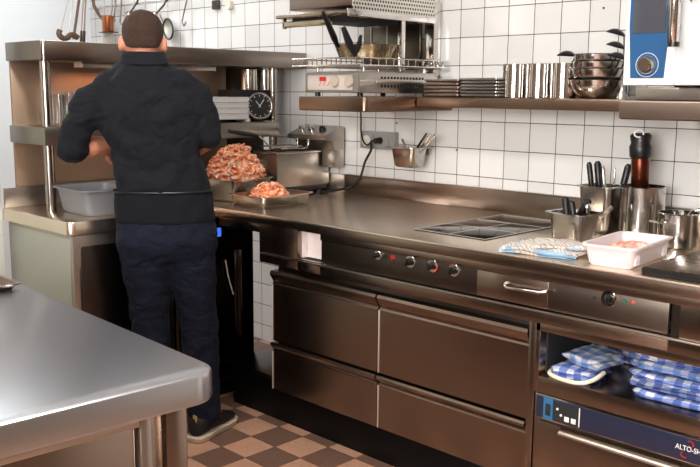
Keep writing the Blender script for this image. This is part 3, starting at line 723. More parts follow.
# ------------------------------------------------------------------ containers at the right
def food_box(name, label, cat, cx, cy, hx, hy, z0, z1, mat='pan', ang=0., r=.025, flange=.012, taper=.006):
    t = thing(name, label, cat, (cx, cy, z0)); MB().pan(cx, cy, hx, hy, z0+.0005, z1, r, flange, taper, ang=ang).build('container', mat, t); return t
def utensil(name, label, p0, p1, head=None, mat='black', r=.007, headmat='chrome', cat='utensil', group=None):
    p0, p1 = Vector(p0), Vector(p1); t = thing(name, label, cat, p0, group)
    d = (p1-p0).normalized(); L = (p1-p0).length
    MB().tube([p0+d*L*f for f in (.45, .5, .7, .95, 1)], [r*.6, r, r*1.1, r*1.15, r*.6], 10).build('handle', mat, t)
    m_ = MB().tube([p0, p0+d*L*.46], r*.45, 8)
    if head == 'blade': 
        s_ = d.orthogonal().normalized(); m_.loft([[p0+s_*.012, p0+d*.0+d.cross(s_)*.001, p0-s_*.012, p0-d.cross(s_)*.001], [p0+d*L*.4+s_*.012, p0+d*L*.4+d.cross(s_)*.001, p0+d*L*.4-s_*.012, p0+d*L*.4-d.cross(s_)*.001]])
    m_.build('shaft', headmat, t)
    return t
food_box('utensil_container', 'small steel container of black handled utensils in front of the tall pots', 'container', 1.535, -.44, .068, .060, .9, 1.0, ang=math.radians(-6), flange=.016)
food_box('utensil_container', 'taller steel container of knives between the small container and the blender pot', 'container', 1.484, -.16, .066, .066, .9, 1.068, taper=.01)
q = [(-.028, .02, .05, .05), (-.01, -.02, -.045, .055), (.015, .02, .055, .04), (.03, -.01, -.02, .035), (-.03, -.02, .03, .06)]
for i, (dx, dy, tx, th) in enumerate(q):
    base = Vector((1.535+dx*.8, -.44+dy, .912)); tip = Vector((1.535+tx*1.25, -.44-dy*1.6, 1.02+th*.4))
    utensil('spatula' if i % 2 else 'serving_spoon', ['black handled spoon leaning right in the small steel container', 'black handled spatula leaning left in the small steel container', 'steel handled spoon nearest the right rim of the small steel container', 'black handled spatula low in the small steel container', 'black handled spoon lying across the small steel container'][i], base, tip, None, 'chrome' if i == 2 else 'black', .011, group='utensils in the small container')
w0 = Vector((1.555, -.45, .93)); w1 = X(612, 207, 1.60)
t = thing('whisk', 'chrome spiral whisk handle sticking out of the small steel container', 'whisk', w0)
dd = (w1-w0); m_ = MB().tube([w0, w1], .004, 8)
cv = [w0.lerp(w1, .55+.45*i/60) + (dd.normalized().orthogonal()*math.cos(i*1.05) + dd.normalized().cross(dd.normalized().orthogonal())*math.sin(i*1.05))*.007 for i in range(60)]
m_.tube(cv, .0016, 6); m_.build('coil', 'chrome', t)
for i, (px, py, bx, mt, r_) in enumerate(((588, 162, -.03, 'black', .0095), (596.5, 161, -.005, 'black', .012), (602, 166, .015, 'chrome', .006), (614, 168, .035, 'chrome', .004))):
    tip = Y(px+1, py, -.16)
    utensil('kitchen_knife' if i < 2 else 'serving_fork', ['black handled knife standing leftmost in the tall container', 'thick black handled knife second in the tall container', 'steel handled fork standing in the tall container', 'thin steel fork standing at the right rim of the tall container'][i], (1.492+bx, -.16, .93), tip, None, mt, r_, group='cutlery in the tall container')
tip = Y(629, 164, -.10); utensil('spatula', 'black spatula leaning between knife container and blender pot', Vector((1.515, -.125, .93)), tip, None, 'black', .012)
# tall pot with hand blender
def pot(name, label, cx, cy, r, h, handle=True, z=.9):
    t = thing(name, label, 'pot', (cx, cy, z))
    MB().lathe([(r-.004, .0005), (r, .005), (r, h-.004), (r+.004, h), (r-.002, h), (r-.003, .006), (.001, .006)], (cx, cy, z), 48).build('pot_body', 'bowl', t)
    return t
pc = Vector((1.646, -.17))
t = pot('tall_pot', 'tall cylindrical steel pot holding the stick blender', pc.x, pc.y, .077, .18)
b0 = Vector((pc.x-.01, pc.y+.01, .92)); b1 = Y(641, 133, -.15)
t = thing('stick_blender', 'black and copper stick blender standing in the tall steel pot', 'blender', b0)
dd = (b1-b0); L = dd.length; dn = dd.normalized()
P_ = lambda f: b0 + dd*f
MB().tube([P_(0), P_(.42)], .012, 14).cyl(P_(0)-dn*.0, P_(.05), .03, .02, n=20).build('blender_shaft', 'chrome', t)
MB().tube([P_(.42), P_(.45), P_(.72), P_(.75)], [.022, .030, .032, .030], 20).build('motor_body', 'amber', t)
MB().tube([P_(.42), P_(.50)], [.024, .025], 20).build('collar', 'black', t)
mb = MB().tube([P_(.74), P_(.76), P_(.86), P_(.9), P_(.97), P_(1.0)], [.032, .038, .040, .034, .038, .030], 20); mb.build('grip', 'black', t)
cc = P_(.985); rg = MB(); uu = dn.orthogonal().normalized(); 
rg.tube([cc + (AR*math.cos(2*PI*i/24)*.016 + Vector((0, 0, 1))*math.sin(2*PI*i/24)*.012) + Vector((0.01, -.036, .004)) for i in range(24)], .003, 8, True); rg.build('ring', 'label', t)
pc2 = Vector((1.832, -.285))
t = pot('small_pot', 'low steel pot with side handle right of the tall pot', pc2.x, pc2.y, .065, .115)
hp = pc2 - Vector((.04, .052)); d2 = Vector((-.4, -.92))
MB().tube([(hp.x-.014, hp.y-.004, .985), (hp.x-.02, hp.y-.03, .987), (hp.x+.012, hp.y-.038, .987), (hp.x+.024, hp.y-.012, .985)], .0045, 8).build('side_handle', 'chrome', t)
MB().tube([(pc2.x-.02, pc2.y, .93), (pc2.x+.04, pc2.y+.01, 1.022), (pc2.x+.07, pc2.y+.02, 1.032), (pc2.x+.16, pc2.y+.05, 1.055)], .006, 8).build('ladle_handle', 'chrome', tag(thing('ladle', 'steel ladle resting across the low pot at the right edge', 'ladle', (pc2.x, pc2.y, .93))))
# white tub with fish
t = thing('white_food_tub', 'white ribbed plastic tub of pink fish fillets at the counter edge', 'tub', (1.80, -.60, .9))
tx, ty, ta = 1.838, -.643, math.radians(5)
mb = MB().pan(tx, ty, .078, .148, .9008, .966, .022, .008, .010, .002, .006, ta)
rb = mb; mt = Matrix.Translation((tx, ty, 0)) @ Matrix.Rotation(ta, 4, 'Z')
for i in range(4):
    rb.box(-.078+.020+i*.009, -.078+.023+i*.009, -.1445, -.1385, .912, .958, .001, mat=mt); rb.box(.078-.023-i*.009, .078-.020-i*.009, -.1445, -.1385, .912, .958, .001, mat=mt)
    rb.box(.0685, .0750, -.148+.025+i*.009, -.148+.028+i*.009, .912, .958, .001, mat=mt); rb.box(.0685, .0750, .148-.028-i*.009, .148-.025-i*.009, .912, .958, .001, mat=mt)
rb.build('tub_body', 'tubwhite', t)
mb = MB()
rn = random.Random(9)
fl = []
for i in range(7):
    x = tx + rn.uniform(-.025, .025); y = ty - .08 + i*.027; a = rn.uniform(-.4, .4)
    o = MB().sphere((0, 0, 0), 1, 18, (.042, .026, .013)).jitter(.008, 30, i)
    o = o.build('fish_fillet', 'fish'); o.location = (x, y, .936+.006*math.sin(i*1.7)); o.rotation_euler = (rn.uniform(-.3, .3), rn.uniform(-.2, .2), a)
    tag(o, ['pink fish fillet nearest the front wall of the white tub', 'second pink fillet from the front of the white tub', 'third pink fillet from the front of the white tub', 'pink fillet in the middle of the white tub', 'pink fillet just behind the middle of the white tub', 'second pink fillet from the back of the white tub', 'pink fish fillet against the back wall of the white tub'][i], 'fish', 'fillets in the white tub')
# black edged board
t = thing('griddle_board', 'dark board with black rim lying at the right end of the worktop', 'board', (2.2, -.5, .9))
MB().box(1.952, 2.5, -.785, -.36, .9005, .918, .004).build('black_rim', 'black', t)
MB().box(1.957, 2.493, -.780, -.367, .918, .9205, .001).build('top_plate', steel('board_plate_steel', '#94806f', .28, 'x'), t)

# ------------------------------------------------------------------ wall shelves
def wshelf(name, label, x0, x1, y0, z0, z1, mat='steel', bev=.004, y1=-.001):
    t = thing(name, label, 'shelf', ((x0+x1)/2, y0/2, z0))
    slab_mesh(x0, x1, y0, y1, z0, z1, .02, 'se').build('shelf_board', mat, t)
    return t
SZ = 1.381
M['shelf'] = steel('wall_shelf_steel', '#806a5a', .3, 'x')
t = wshelf('wall_shelf', 'deep steel shelf on the tiled wall carrying the salamander grill', .266, .655, -.56, 1.320, SZ-.001, 'shelf')
t = wshelf('wall_shelf', 'long narrow steel shelf carrying trays, canisters and bowls', .66, 1.66, -.25, 1.338, SZ, 'shelf')
t = wshelf('wall_shelf', 'wide steel shelf under the white combi oven', 1.735, 2.9, -.55, 1.322, SZ-.001, steel('oven_shelf_steel', '#85756a', .35, 'x'))

# salamander
t = thing('salamander_grill', 'salamander grill with perforated steel hood on the deep wall shelf', 'grill', (.45, -.3, SZ))
MB().box(.30, .61, -.545, -.05, 1.395, 1.482, .003).build('base_body', 'steel_y', t)
for x in (.33, .58):
    for y in (-.51, -.1): MB().cyl((x, y, SZ-.0005), (x, y, 1.396), .012, n=14).build('foot', 'black', t)
cp = MB().box(.297, .607, -.552, -.545, 1.397, 1.476, .002).build('control_panel', plain('grey_control_frame', '#8f8880', .4, metal=.5), t)
MB().box(.315, .578, -.5545, -.552, 1.406, 1.466, .001).build('panel_face', plain('grill_panel_face', '#c3bab1', .4), cp)
c1 = Y(322.5, 79, -.555); MB().box(c1.x-.018, c1.x+.022, -.556, -.5545, c1.z-.009, c1.z+.009).build('display', 'redled', cp)
for px in (335.5, 349.5):
    c1 = Y(px, 81.5, -.555); MB().cyl((c1.x, -.5545, c1.z), (c1.x, -.568, c1.z), .024, .022, n=28, bev=.002).build('knob', plain('beige_knob_%d' % px, '#b3a493', .4), cp)
for i in range(3): MB().tube([(.385+.025*i, -.555, 1.424), (.392+.025*i, -.555, 1.43), (.397+.025*i, -.555, 1.44)], .0015, 6).build('red_mark', 'orange', cp)
for i in range(14): MB().box(.6095, .612, -.42+.02*i, -.41+.02*i, 1.418+(i % 2)*.0, 1.462, .0).build('vent_slot', 'blackmat', t)
MB().box(.611, .616, -.45, -.12, 1.43, 1.452, .001).build('side_badge', 'steel', t)
# rack
mb = MB(); z = 1.503
for y in (-.60, -.06): mb.tube([(.27, y, z), (.66, y, z)], .004, 8)
for x in (.27, .66): mb.tube([(x, -.60, z), (x, -.06, z)], .004, 8)
z2 = 1.532
for y in (-.60, -.06): mb.tube([(.27, y, z2), (.66, y, z2)], .003, 8)
for x in (.27, .66): mb.tube([(x, -.60, z2), (x, -.06, z2)], .003, 8)
for i in range(14): mb.tube([(.28+.028*i, -.60, z2), (.28+.028*i, -.60, z), (.28+.028*i, -.06, z), (.28+.028*i, -.06, z2)], .0028, 6)
for i in range(12): mb.tube([(.66, -.58+.045*i, z2), (.66, -.58+.045*i, z)], .0028, 6)
for x in (.32, .59):
    for y in (-.5, -.12): mb.cyl((x, y, 1.483), (x, y, z), .006, n=10)
mb.build('wire_rack', 'chrome', t)
# back panel, posts, column
MB().box(.18, .52, -.075, -.055, 1.50, 1.699, .002).build('back_panel', steel('salamander_back_steel', '#5f584c', .3, 'z'), t)
mb = MB()
for x in (.23, .33, .43): mb.box(x-.002, x+.002, -.079, -.075, 1.52, 1.71)
mb.build('seam', 'steel', t)
MB().box(.60, .622, -.31, -.285, 1.484, 1.715, .003).build('support_post', 'chrome', t)
cxm = Y(432.5, 40, -.03).x
MB().box(cxm-.028, cxm+.028, -.055, -.004, 1.47, 1.79, .006).build('wall_column', 'chrome', t)
MB().box(.56, cxm+.01, -.09, -.055, 1.705, 1.735, .003).build('carriage_arm', 'steel', t)
# hood
hx0, hx1, hy0, hy1 = .18, .625, -.615, -.10
pr = [(hy0, 1.70), (hy0, 1.72), (hy0+.03, 1.745), (hy1, 1.745), (hy1, 1.70)]
MB().box(hx0, hx1, hy0, hy1, 1.700, 1.715, .003).build('hood_tray', steel('hood_tray_steel', '#a89684', .25, 'x'), t)
MB().box(hx0+.02, hx1-.01, hy0+.06, hy1, 1.737, 1.80, .004).build('hood_body', steel('hood_body_steel', '#8b7a6e', .3, 'x'), t)
MB().box(hx1-.012, hx1-.002, hy0+.02, hy1, 1.718, 1.83, .001).build('perforated_cover', 'perf', t)
MB().box(hx1-.014, hx1+.003, hy0-.005, hy1, 1.690, 1.718, .003).build('side_rail', 'chrome', t)
MB().box(hx0+.05, hx1-.05, hy0+.05, hy1-.05, 1.690, 1.700, .001).build('burner', 'blackmat', t)
MB().box(hx0+.01, hx0+.30, hy0+.03, hy0+.045, 1.664, 1.690, .004).box(hx0+.01, hx0+.02, hy0+.03, hy0+.045, 1.66, 1.70).build('front_grip', 'brass', t)
# pan and tongs on the rack
pc_ = Vector((.465, -.355))
t = thing('frying_pan', 'wide warm toned frying pan on the rack under the salamander hood', 'pan', (pc_.x, pc_.y, 1.536))
MB().lathe([(.10, 0), (.115, .004), (.135, .055), (.139, .057), (.133, .057), (.113, .008), (.001, .006)], (pc_.x, pc_.y, 1.5365), 40).build('pan_body', 'brass', t)
h1 = Y(323, 12, -.665); hb = Vector((pc_.x-.045, pc_.y-.125, 1.585))
MB().tube([hb, hb.lerp(h1, .25), hb.lerp(h1, .6), h1], [.008, .014, .012, .008], 10, flat=.8).build('handle', 'black', t)
t0 = Y(355, 56, -.50); t = thing('tongs', 'black tongs leaning against the frying pan under the salamander hood', 'tongs', t0)
e1 = Y(343, 27, -.56); e2 = Y(361, 35, -.5)
m1 = Y(349, 43, -.53)
MB().tube([t0, m1, e1], [.008, .016, .010], 8).build('arm', 'black', t)
MB().tube([t0, t0.lerp(e2, .5)+Vector((.004, 0, 0)), e2], [.007, .011, .006], 8).build('arm', 'black', t)

# stacked trays on the long shelf
tr = MB().pan(0, 0, .090, .095, 0, .0122, .01, .003, .0015, .001, .006).build('oven_tray', plain('dark_tray_metal', '#7d6c60', .38, metal=.8))
tag(tr, 'dark baking tray, bottom of the left stack beside the salamander', 'tray', 'dark trays on the long shelf')
tr.location = (.775, -.14, SZ+.0005)
L1 = ['dark baking tray second from the bottom of the left stack', 'dark baking tray in the middle of the left stack', 'dark baking tray second from the top of the left stack', 'dark baking tray on top of the left stack next to the salamander']
for i in range(1, 5):
    o = tr.copy(); COL.objects.link(o); o.location = (.775+.002*(-1)**i, -.14, SZ+.0005+.0148*i); o['label'] = L1[i-1]
L2 = ['grey grill tray at the bottom of the stack beside the canisters', 'grey grill tray second from the bottom beside the canisters', 'grey grill tray third from the bottom beside the canisters', 'grey grill tray third from the top beside the canisters', 'grey grill tray second from the top beside the canisters', 'grey grill tray on top of the stack beside the canisters']
tm = plain('grey_tray_metal', '#8a8580', .34, metal=.9)
for i in range(6):
    o = tr.copy(); COL.objects.link(o); 
    if i == 0: me2 = tr.data.copy(); me2.materials[0] = tm
    o.data = me2; o.location = (.965, -.14-.003*(i % 2), SZ+.0005+.0127*i); o['label'] = L2[i]
def canister(px, label, r=.05, h=.128):
    c = Y(px, 98, -.17); t = thing('steel_canister', label, 'canister', (c.x, -.17, SZ), 'canisters on the long shelf')
    MB().lathe([(r-.002, .0005), (r, .003), (r, h), (r+.0015, h+.001), (r-.0015, h), (r-.002, .004), (.001, .004)], (c.x, -.17, SZ), 40).build('canister_body', 'chrome', t)
    return c
canister(514.5, 'polished steel canister nearest the stacked trays', .049)
canister(538.5, 'polished steel canister in the middle of the three', .049)
c3 = canister(563, 'polished steel canister beside the mixing bowls', .049)
# bowls
bx, by = Y(596, 98, -.145).x, -.145
for i, (z_, r_, lab) in enumerate(((0, .098, 'large steel mixing bowl at the bottom of the stack'), (.04, .094, 'steel mixing bowl second from the bottom of the stack'), (.066, .093, 'steel mixing bowl second from the top of the stack'), (.092, .086, 'steel mixing bowl on top of the stack'))):
    o = MB().lathe([(r_*.55, .0), (r_*.62, .002), (r_*.85, .02), (r_*.97, .05), (r_, .066), (r_+.003, .068), (r_-.003, .067), (r_*.94, .05), (r_*.82, .022), (r_*.5, .004), (.001, .004)], (0, 0, 0), 44).build('mixing_bowl', 'bowl')
    o.location = (bx, by, SZ+.0006+z_); tag(o, lab, 'bowl', 'mixing bowls on the long shelf')
# black spoons
def spoon(label, tip_px, base, ts=.02, wide=.026, dirv=(1, 0, 0)):
    p0 = Vector(base); p1 = Vector(tip_px); t = thing('black_spoon', label, 'spoon', p0, 'black serving spoons above the long shelf')
    MB().tube([p0, p0.lerp(p1, .8), p1], [.005, .006, .006], 8).build('handle', 'black', t)
    dv = Vector(dirv).normalized()
    m_ = MB(); N = 14; rings = []
    for i in range(7):
        f = i/6; cen = p1 + dv*(.075*f) + Vector((0, 0, .008*math.sin(PI*f)-.012*f)); w_ = wide*math.sin(PI*(.08+.84*f))
        rings.append(circ(cen, w_*.9, N, dv, w_*.42, ref=(0, 1, 0)))
    m_.loft(rings); m_.build('spoon_bowl', 'black', t)
spoon('black spoon standing in the canister beside the bowls, bowl pointing left', Y(576, 56, -.17), (c3.x, -.17, SZ+.01), dirv=(-1, -.1, .22))
for i, (px, py) in enumerate(((622, 36), (622, 49), (624, 60))):
    q = Y(px+3, py, -.115-.035*i); spoon(['upper black spoon beside the oven, left of its corner', 'middle black spoon beside the oven, above the bowls', 'lower black spoon just above the bowls beside the oven'][i], q, (q.x+.012, -.115-.035*i, SZ+.01), dirv=(-1, -.1, .45))
o = MB().lathe([(.022, 0), (.02, .012), (.008, .03), (.005, .05), (.001, .052)]).build('funnel', 'chrome'); q = Y(619, 101, -.22); o.location = (q.x+.01, -.22, SZ+.0005); tag(o, 'small upturned steel funnel on the shelf end under the oven', 'funnel')

# ------------------------------------------------------------------ combi oven
t = thing('combi_oven', 'white and steel combi oven with blue touch panel at the upper right', 'oven', (2.1, -.3, 1.425))
OX0, OY = 1.714, -.5
MB().box(OX0, 2.6, OY+.02, -.03, 1.427, 2.3, .008).build('oven_body', 'white', t)
MB().box(OX0, 1.881, OY, OY+.02, 1.426, 2.3, .006).build('panel_frame', 'white', t)
dr = MB().box(1.884, 2.6, OY-.012, OY+.02, 1.426, 2.3, .006).build('door', 'white', t)
cp = MB(); zb, zt = 1.447, 2.0
cp.loft([[Vector((x, OY-.0005, z)) for x, z in ((1.741, zb), (1.851, zb), (1.861, zb+.16), (1.861, zt), (1.729, zt), (1.729, zb+.16))], [Vector((x, OY-.006, z)) for x, z in ((1.743, zb+.002), (1.849, zb+.002), (1.859, zb+.16), (1.859, zt-.002), (1.731, zt-.002), (1.731, zb+.16))]])
cp = cp.build('control_panel', 'blue', t)
MB().loft([[Vector((x, OY-.0003, z)) for x, z in ((1.738, zb-.003), (1.854, zb-.003), (1.864, zb+.16), (1.864, zt+.003), (1.726, zt+.003), (1.726, zb+.16))], [Vector((x, OY-.003, z)) for x, z in ((1.738, zb-.003), (1.854, zb-.003), (1.864, zb+.16), (1.864, zt+.003), (1.726, zt+.003), (1.726, zb+.16))]]).build('panel_border', 'label', cp)
MB().box(1.742, 1.848, OY-.008, OY-.006, 1.583, 1.95, .002).build('touch_screen', 'screen', cp)
c = Y(648, 65, OY); c.y = OY-.006
MB().tube([(c.x+.036*math.cos(2*PI*i/40), OY-.007, c.z+.036*math.sin(2*PI*i/40)) for i in range(40)], .0009, 6, True).build('dial_ring', 'label', cp)
MB().cyl((c.x, OY-.006, c.z), (c.x, OY-.03, c.z), .029, .024, n=36, bev=.004).build('dial', 'chrome', cp)
hnd = MB().tube([(1.893, OY-.045, 1.548), (1.893, OY-.05, 1.56), (1.890, OY-.052, 1.75), (1.888, OY-.05, 1.95)], [.014, .017, .019, .017], 16).build('handle', 'chrome', dr)
MB().cyl((1.893, OY-.045, 1.538), (1.893, OY-.045, 1.552), .017, n=20).build('end_cap', 'black', hnd)
MB().tube([(1.89, OY-.012, 1.6), (1.89, OY-.05, 1.6)], .010, 12).build('handle_mount', 'chrome', hnd)
MB().tube([(1.93, OY-.03, 1.67), (1.945, OY-.04, 1.685)], [.006, .009], 10).cyl((1.925, OY-.012, 1.665), (1.93, OY-.03, 1.67), .003, n=8).build('latch_pin', 'chrome', dr)
for x in (1.9, 2.5): MB().box(x-.03, x+.03, -.47, -.1, 1.4205, 1.427, .001).build('foot', 'black', t)
mb = MB().box(1.755, 2.6, -.49, -.05, SZ+.0005, 1.420, .004); tag(mb.build('oven_stand', 'steel'), 'low steel stand box between the oven and its wall shelf', 'stand')

# ------------------------------------------------------------------ socket, cables, hanging container
s0 = Y(365, 130.5, 0); s1 = Y(399, 150, 0)
t = thing('socket_box', 'grey double socket box on the tiled wall below the grill', 'socket', ((s0.x+s1.x)/2, -.02, s1.z))
MB().box(s0.x, s1.x, -.032, -.0005, s1.z, s0.z, .005).build('box_body', 'socket', t)
for k, f in enumerate((.2, .75)):
    x = s0.x + (s1.x-s0.x)*f; zc = (s0.z+s1.z)/2-.004
    MB().box(x-.042, x+.042, -.036, -.032, zc-.035, zc+.035, .003).build('socket_plate', 'socket', t)
    MB().cyl((x, -.036, zc), (x, -.040, zc), .026, n=28).build('socket_face', 'cream' if k == 0 else 'socket', t)
x = s0.x + (s1.x-s0.x)*.62 + .05; zc = (s0.z+s1.z)/2
MB().cyl((x-.05, -.0402, zc), (x-.05, -.075, zc), .017, .013, n=18).build('plug', 'black', tag(thing('power_cable', 'black cable from the wall socket down to the fryer', 'cable', (x, -.06, .9))))
pc = bpy.data.objects['power_cable']
MB().tube(sm([(x-.05, -.07, zc), (x-.07, -.08, zc-.005), Y(371, 150, -.07), Y(365, 162, -.07), Y(360, 178, -.08), Y(352, 186, -.09), Y(343, 189, -.11), (-.06, -.12, .907)]), .006, 10).build('cable', 'wire', pc)
t = thing('appliance_cable', 'thin black cable hanging from the salamander shelf to the socket', 'cable', (.07, -.05, 1.3))
MB().tube(sm([Y(360.5, 109, -.03), Y(361, 120, -.04), Y(361, 131, -.05), Y(363, 141, -.055), Y(367, 145, -.05), Y(371, 142, -.044)]), .004, 8).build('cable', 'wire', t)
h0 = Y(392, 147.5, -.0); 
t = thing('hanging_container', 'small steel container hung on the tiled wall with cutlery', 'container', (.44, -.08, 1.05))
HCX = Y(409, 155, -.105).x
MB().pan(HCX, -.105, .068, .056, 1.068, 1.158, .022, .026, .010, .0015, .004).build('container_body', 'pan', t)
MB().box(HCX-.045, HCX+.045, -.02, -.0005, 1.12, 1.152, .002).build('wall_hook', 'steel', t)
for i, (px, py) in enumerate(((427, 133), (431, 134), (436, 134), (402, 139))):
    tip = Y(px, py, -.10)
    utensil('table_spoon' if i % 2 else 'table_fork', ['dark steel fork standing leftmost in the bundle of the hanging container', 'steel spoon in the middle of the hanging container bundle', 'steel fork leaning rightmost in the hanging container', 'short dark tip standing at the left of the hanging container'][i], (HCX+(i-1)*.015, -.105, 1.08), tip, None, 'chrome' if i else 'dark', .005, 'chrome', 'cutlery', 'cutlery in the hanging container')
# small black dot fittings on the wall
for px, py, lab in ((397, 123, 'small screw cap on a tile above the hanging container'), (604, 8, 'small black screw on the tile left of the oven'), (457, 150, 'small black screw on a tile joint right of the hanging container')):
    c = Y(px, py, 0); o = MB().cyl((0, 0, 0), (0, -.004, 0), .004, n=10).build('wall_screw', 'black'); o.location = (c.x, -.0003, c.z); tag(o, lab, 'screw')

# ------------------------------------------------------------------ utensils hanging beyond the pass
WY = -.04
r0, r1 = Y(90, 1, WY), Y(222, 3, WY)
zr = 1.935
t = thing('utensil_rail', 'steel hanging rail on the tiled wall beyond the pass', 'rail', (-1.7, WY, zr))
MB().cyl((-2.4, WY, zr), (-1.0, WY, zr-.012), .007, n=12).build('rail', 'chrome', t)
for x in (-2.35, -1.05): MB().box(x-.01, x+.01, WY, -.0005, zr-.012, zr+.012, .002).build('bracket', 'steel', t)
def hook(parent, x, y, z, ln, r=.0035):
    MB().tube([(x+.02, y, z), (x+.012, y, z+.012), (x, y, z+.01), (x-.003, y, z), (x, y, z-ln)], r, 8).build('hook', 'chrome', parent)
# copper ladle
a = Y(108, 24, -.09)
t = thing('copper_ladle', 'copper pot with looped steel handle hanging beyond the pass left of the man', 'pot', a)
MB().lathe([(.034, -.05), (.037, -.045), (.037, .05), (.040, .052), (.035, .05), (.034, -.04), (.001, -.04)], a, 28).build('pot_body', 'copper', t)
MB().tube([Y(105, 22, -.09), Y(99, 15, -.09), Y(94, 6, -.09), Y(92, -6, -.09)], [.008, .010, .011, .010], 10).build('handle', 'rust', t)
MB().box(a.x-.05, a.x+.06, a.y-.04, a.y+.04, a.z-.056, a.z-.05, .002).build('base_plate', 'dark', t)
b = Y(109, 34, -.05) + Vector((0, .01, -.022))
t = thing('hanging_strainer', 'pale strainer cup hanging below the copper pot', 'strainer', b); MB().lathe([(.02, -.05), (.034, -.03), (.038, .03), (.035, .03), (.018, -.045), (.001, -.045)], b+Vector((0, -.02, 0)), 24).build('cup', 'cream', t)
MB().tube([b+Vector((0, -.02, .03)), Y(112, 10, -.05), Y(112, -4, -.05)], .004, 8).build('handle', 'steel', t)
LB = ['long steel skimmer handle hanging vertically beside the copper pot', 'thin hooked steel utensil hanging second from the copper pot', 'steel ladle handle slanting behind the man\'s head, left one', 'steel ladle handle slanting behind the man\'s head, right one', 'steel hook with curved end hanging right of the man\'s head']
for i, (pts) in enumerate((((116, -8), (115, 8), (114, 20)), ((122, -8), (121, 10), (120, 22), (122, 25)), ((142, -8), (136, 4), (128, 16)), ((170, -8), (164, 5), (154, 16)), ((187, 0), (184, 12), (182, 22), (184, 26), (186, 22)))):
    q = [Y(x, y, -.05) for x, y in pts]
    t = thing('hanging_utensil', LB[i], 'utensil', q[0], 'utensils hanging beyond the pass')
    MB().tube(q, .006 if i < 4 else .005, 8).build('handle', 'rust' if i in (2, 3) else 'steel', t)
    e = q[2] if i < 4 else None
    if e is not None and i in (0, 1): MB().tube([q[-1]+Vector((0, 0, .01)), q[-1]+Vector((.012, 0, -.012)), q[-1]+Vector((.02, 0, 0))], .004, 8).build('tip', 'steel', t)
    elif e is not None: MB().sphere(q[-1], 1, 16, (.03, .02, .03)).build('ladle_cup', 'steel', t)
c = Y(168, 29, -.06)
t = thing('hanging_sieve', 'round grey sieve with dark rim hanging right of the man\'s head', 'sieve', c)
ang = [2*PI*i/36 for i in range(36)]
ax1 = Vector((.052, 0, -.035)); ax2 = Vector((.02, 0, .045))
ax1 = Vector((.075, -.02, -.035)); ax2 = Vector((.02, 0, .05))
MB().tube([c + ax1*math.cos(q) + ax2*math.sin(q) for q in ang], .006, 8, True).build('rim', 'dark', t)
MB().loft([[c + (ax1*math.cos(q) + ax2*math.sin(q))*f + Vector((0, d_, 0)) for q in ang] for f, d_ in ((.98, 0), (.8, .015), (.4, .026), (.05, .03))], cap0=False).build('mesh', plain('sieve_mesh', '#a9a89c', .5, metal=.4), t)
MB().tube([c - ax1*1.0, c - ax1*1.9 + Vector((0, 0, .03))], .005, 8).build('handle', 'steel', t)
# rods and hook above the pass
zt_ = 1.594
t = thing('hanging_tongs', 'rusty curved tongs with a long rod above the left end of the pass', 'tongs', X(74, 40, -.5))
MB().tube(sm([X(60, 30, -.5), X(59, 34, -.5), X(62.5, 38, -.5), X(67, 38, -.5), X(70, 35, -.5), X(74, 35, -.5), X(78, 38, -.5)], 4), .012, 10).build('curved_head', 'rust', t)
MB().tube([X(73.5, 39, -.5), X(79, 0, -.5), X(83, -30, -.5)], .006, 10).build('rod', 'rust', t)
MB().tube([X(61, 30, -.5), X(68, 0, -.5), X(74, -30, -.5)], .0015, 6).build('wire', 'steel', t)
MB().tube([X(69, 33, -.5), X(73, 0, -.5), X(77, -30, -.5)], .002, 6).build('wire', 'steel', t)
t = thing('steel_tube', 'grey steel tube rising from the pass shelf left of the man\'s head', 'tube', X(83, 41, -.54))
MB().tube([X(82.5, 42, -.54), X(84, 10, -.54), X(87, -40, -.54)], .009, 12).build('tube', 'steel', t)
MB().cyl(X(82.5, 42, -.54), X(83, 31, -.54), .012, n=14).build('sleeve', 'dark', t)
c = Y(217.5, 5, 0); t = thing('wall_socket', 'small dark wall fitting beside a round pale cap on the tiles', 'fitting', (c.x, -.01, c.z))
MB().box(c.x-.03, c.x+.03, -.02, -.0005, c.z-.025, c.z+.025, .004).build('plate', 'dark', t)
c2 = Y(231, 5, 0); MB().cyl((c2.x, -.0005, c2.z), (c2.x, -.025, c2.z), .028, .024, n=24).build('cap', 'cream', t)

# ------------------------------------------------------------------ the cook
BF = Vector((-.82, .57, 0)).normalized(); BR = Vector((.57, .82, 0)).normalized(); UP = Vector((0, 0, 1))
T0 = 3.44
man = thing('person', 'man seen from behind in charcoal shirt and dark jeans working at the pass', 'person', (D(165, 405, T0).x, D(165, 405, T0).y, 0))
def ell(c, a, b, n=28, tilt=0., sq=2.4):
    out = []
    for i in range(n):
        q = 2*PI*i/n; cx_, sx_ = math.cos(q), math.sin(q)
        e = 2/sq
        out.append(Vector(c) + BR*a*math.copysign(abs(cx_)**e, cx_) + (BF + UP*tilt)*b*math.copysign(abs(sx_)**e, sx_))
    return out
def limb(mb, pts, rs, n=18, flat=1.):
    # rounded ends
    P = [Vector(p) for p in pts]; d0 = (P[0]-P[1]).normalized(); d1 = (P[-1]-P[-2]).normalized()
    P2 = [P[0]+d0*rs[0]*.9, P[0]+d0*rs[0]*.5] + P + [P[-1]+d1*rs[-1]*.5, P[-1]+d1*rs[-1]*.9]
    r2 = [rs[0]*.3, rs[0]*.82] + list(rs) + [rs[-1]*.82, rs[-1]*.3]
    return mb.tube(P2, r2, n, flat=flat)
def B(px, py, fwd=0., t=T0): return D(px, py, t) + BF*fwd
def remesh(o, vox, smooth=6, fac=.6):
    m_ = o.modifiers.new('surface', 'REMESH'); m_.mode = 'VOXEL'; m_.voxel_size = vox; m_.use_smooth_shade = True
    s_ = o.modifiers.new('soften', 'SMOOTH'); s_.factor = fac; s_.iterations = smooth
    return o
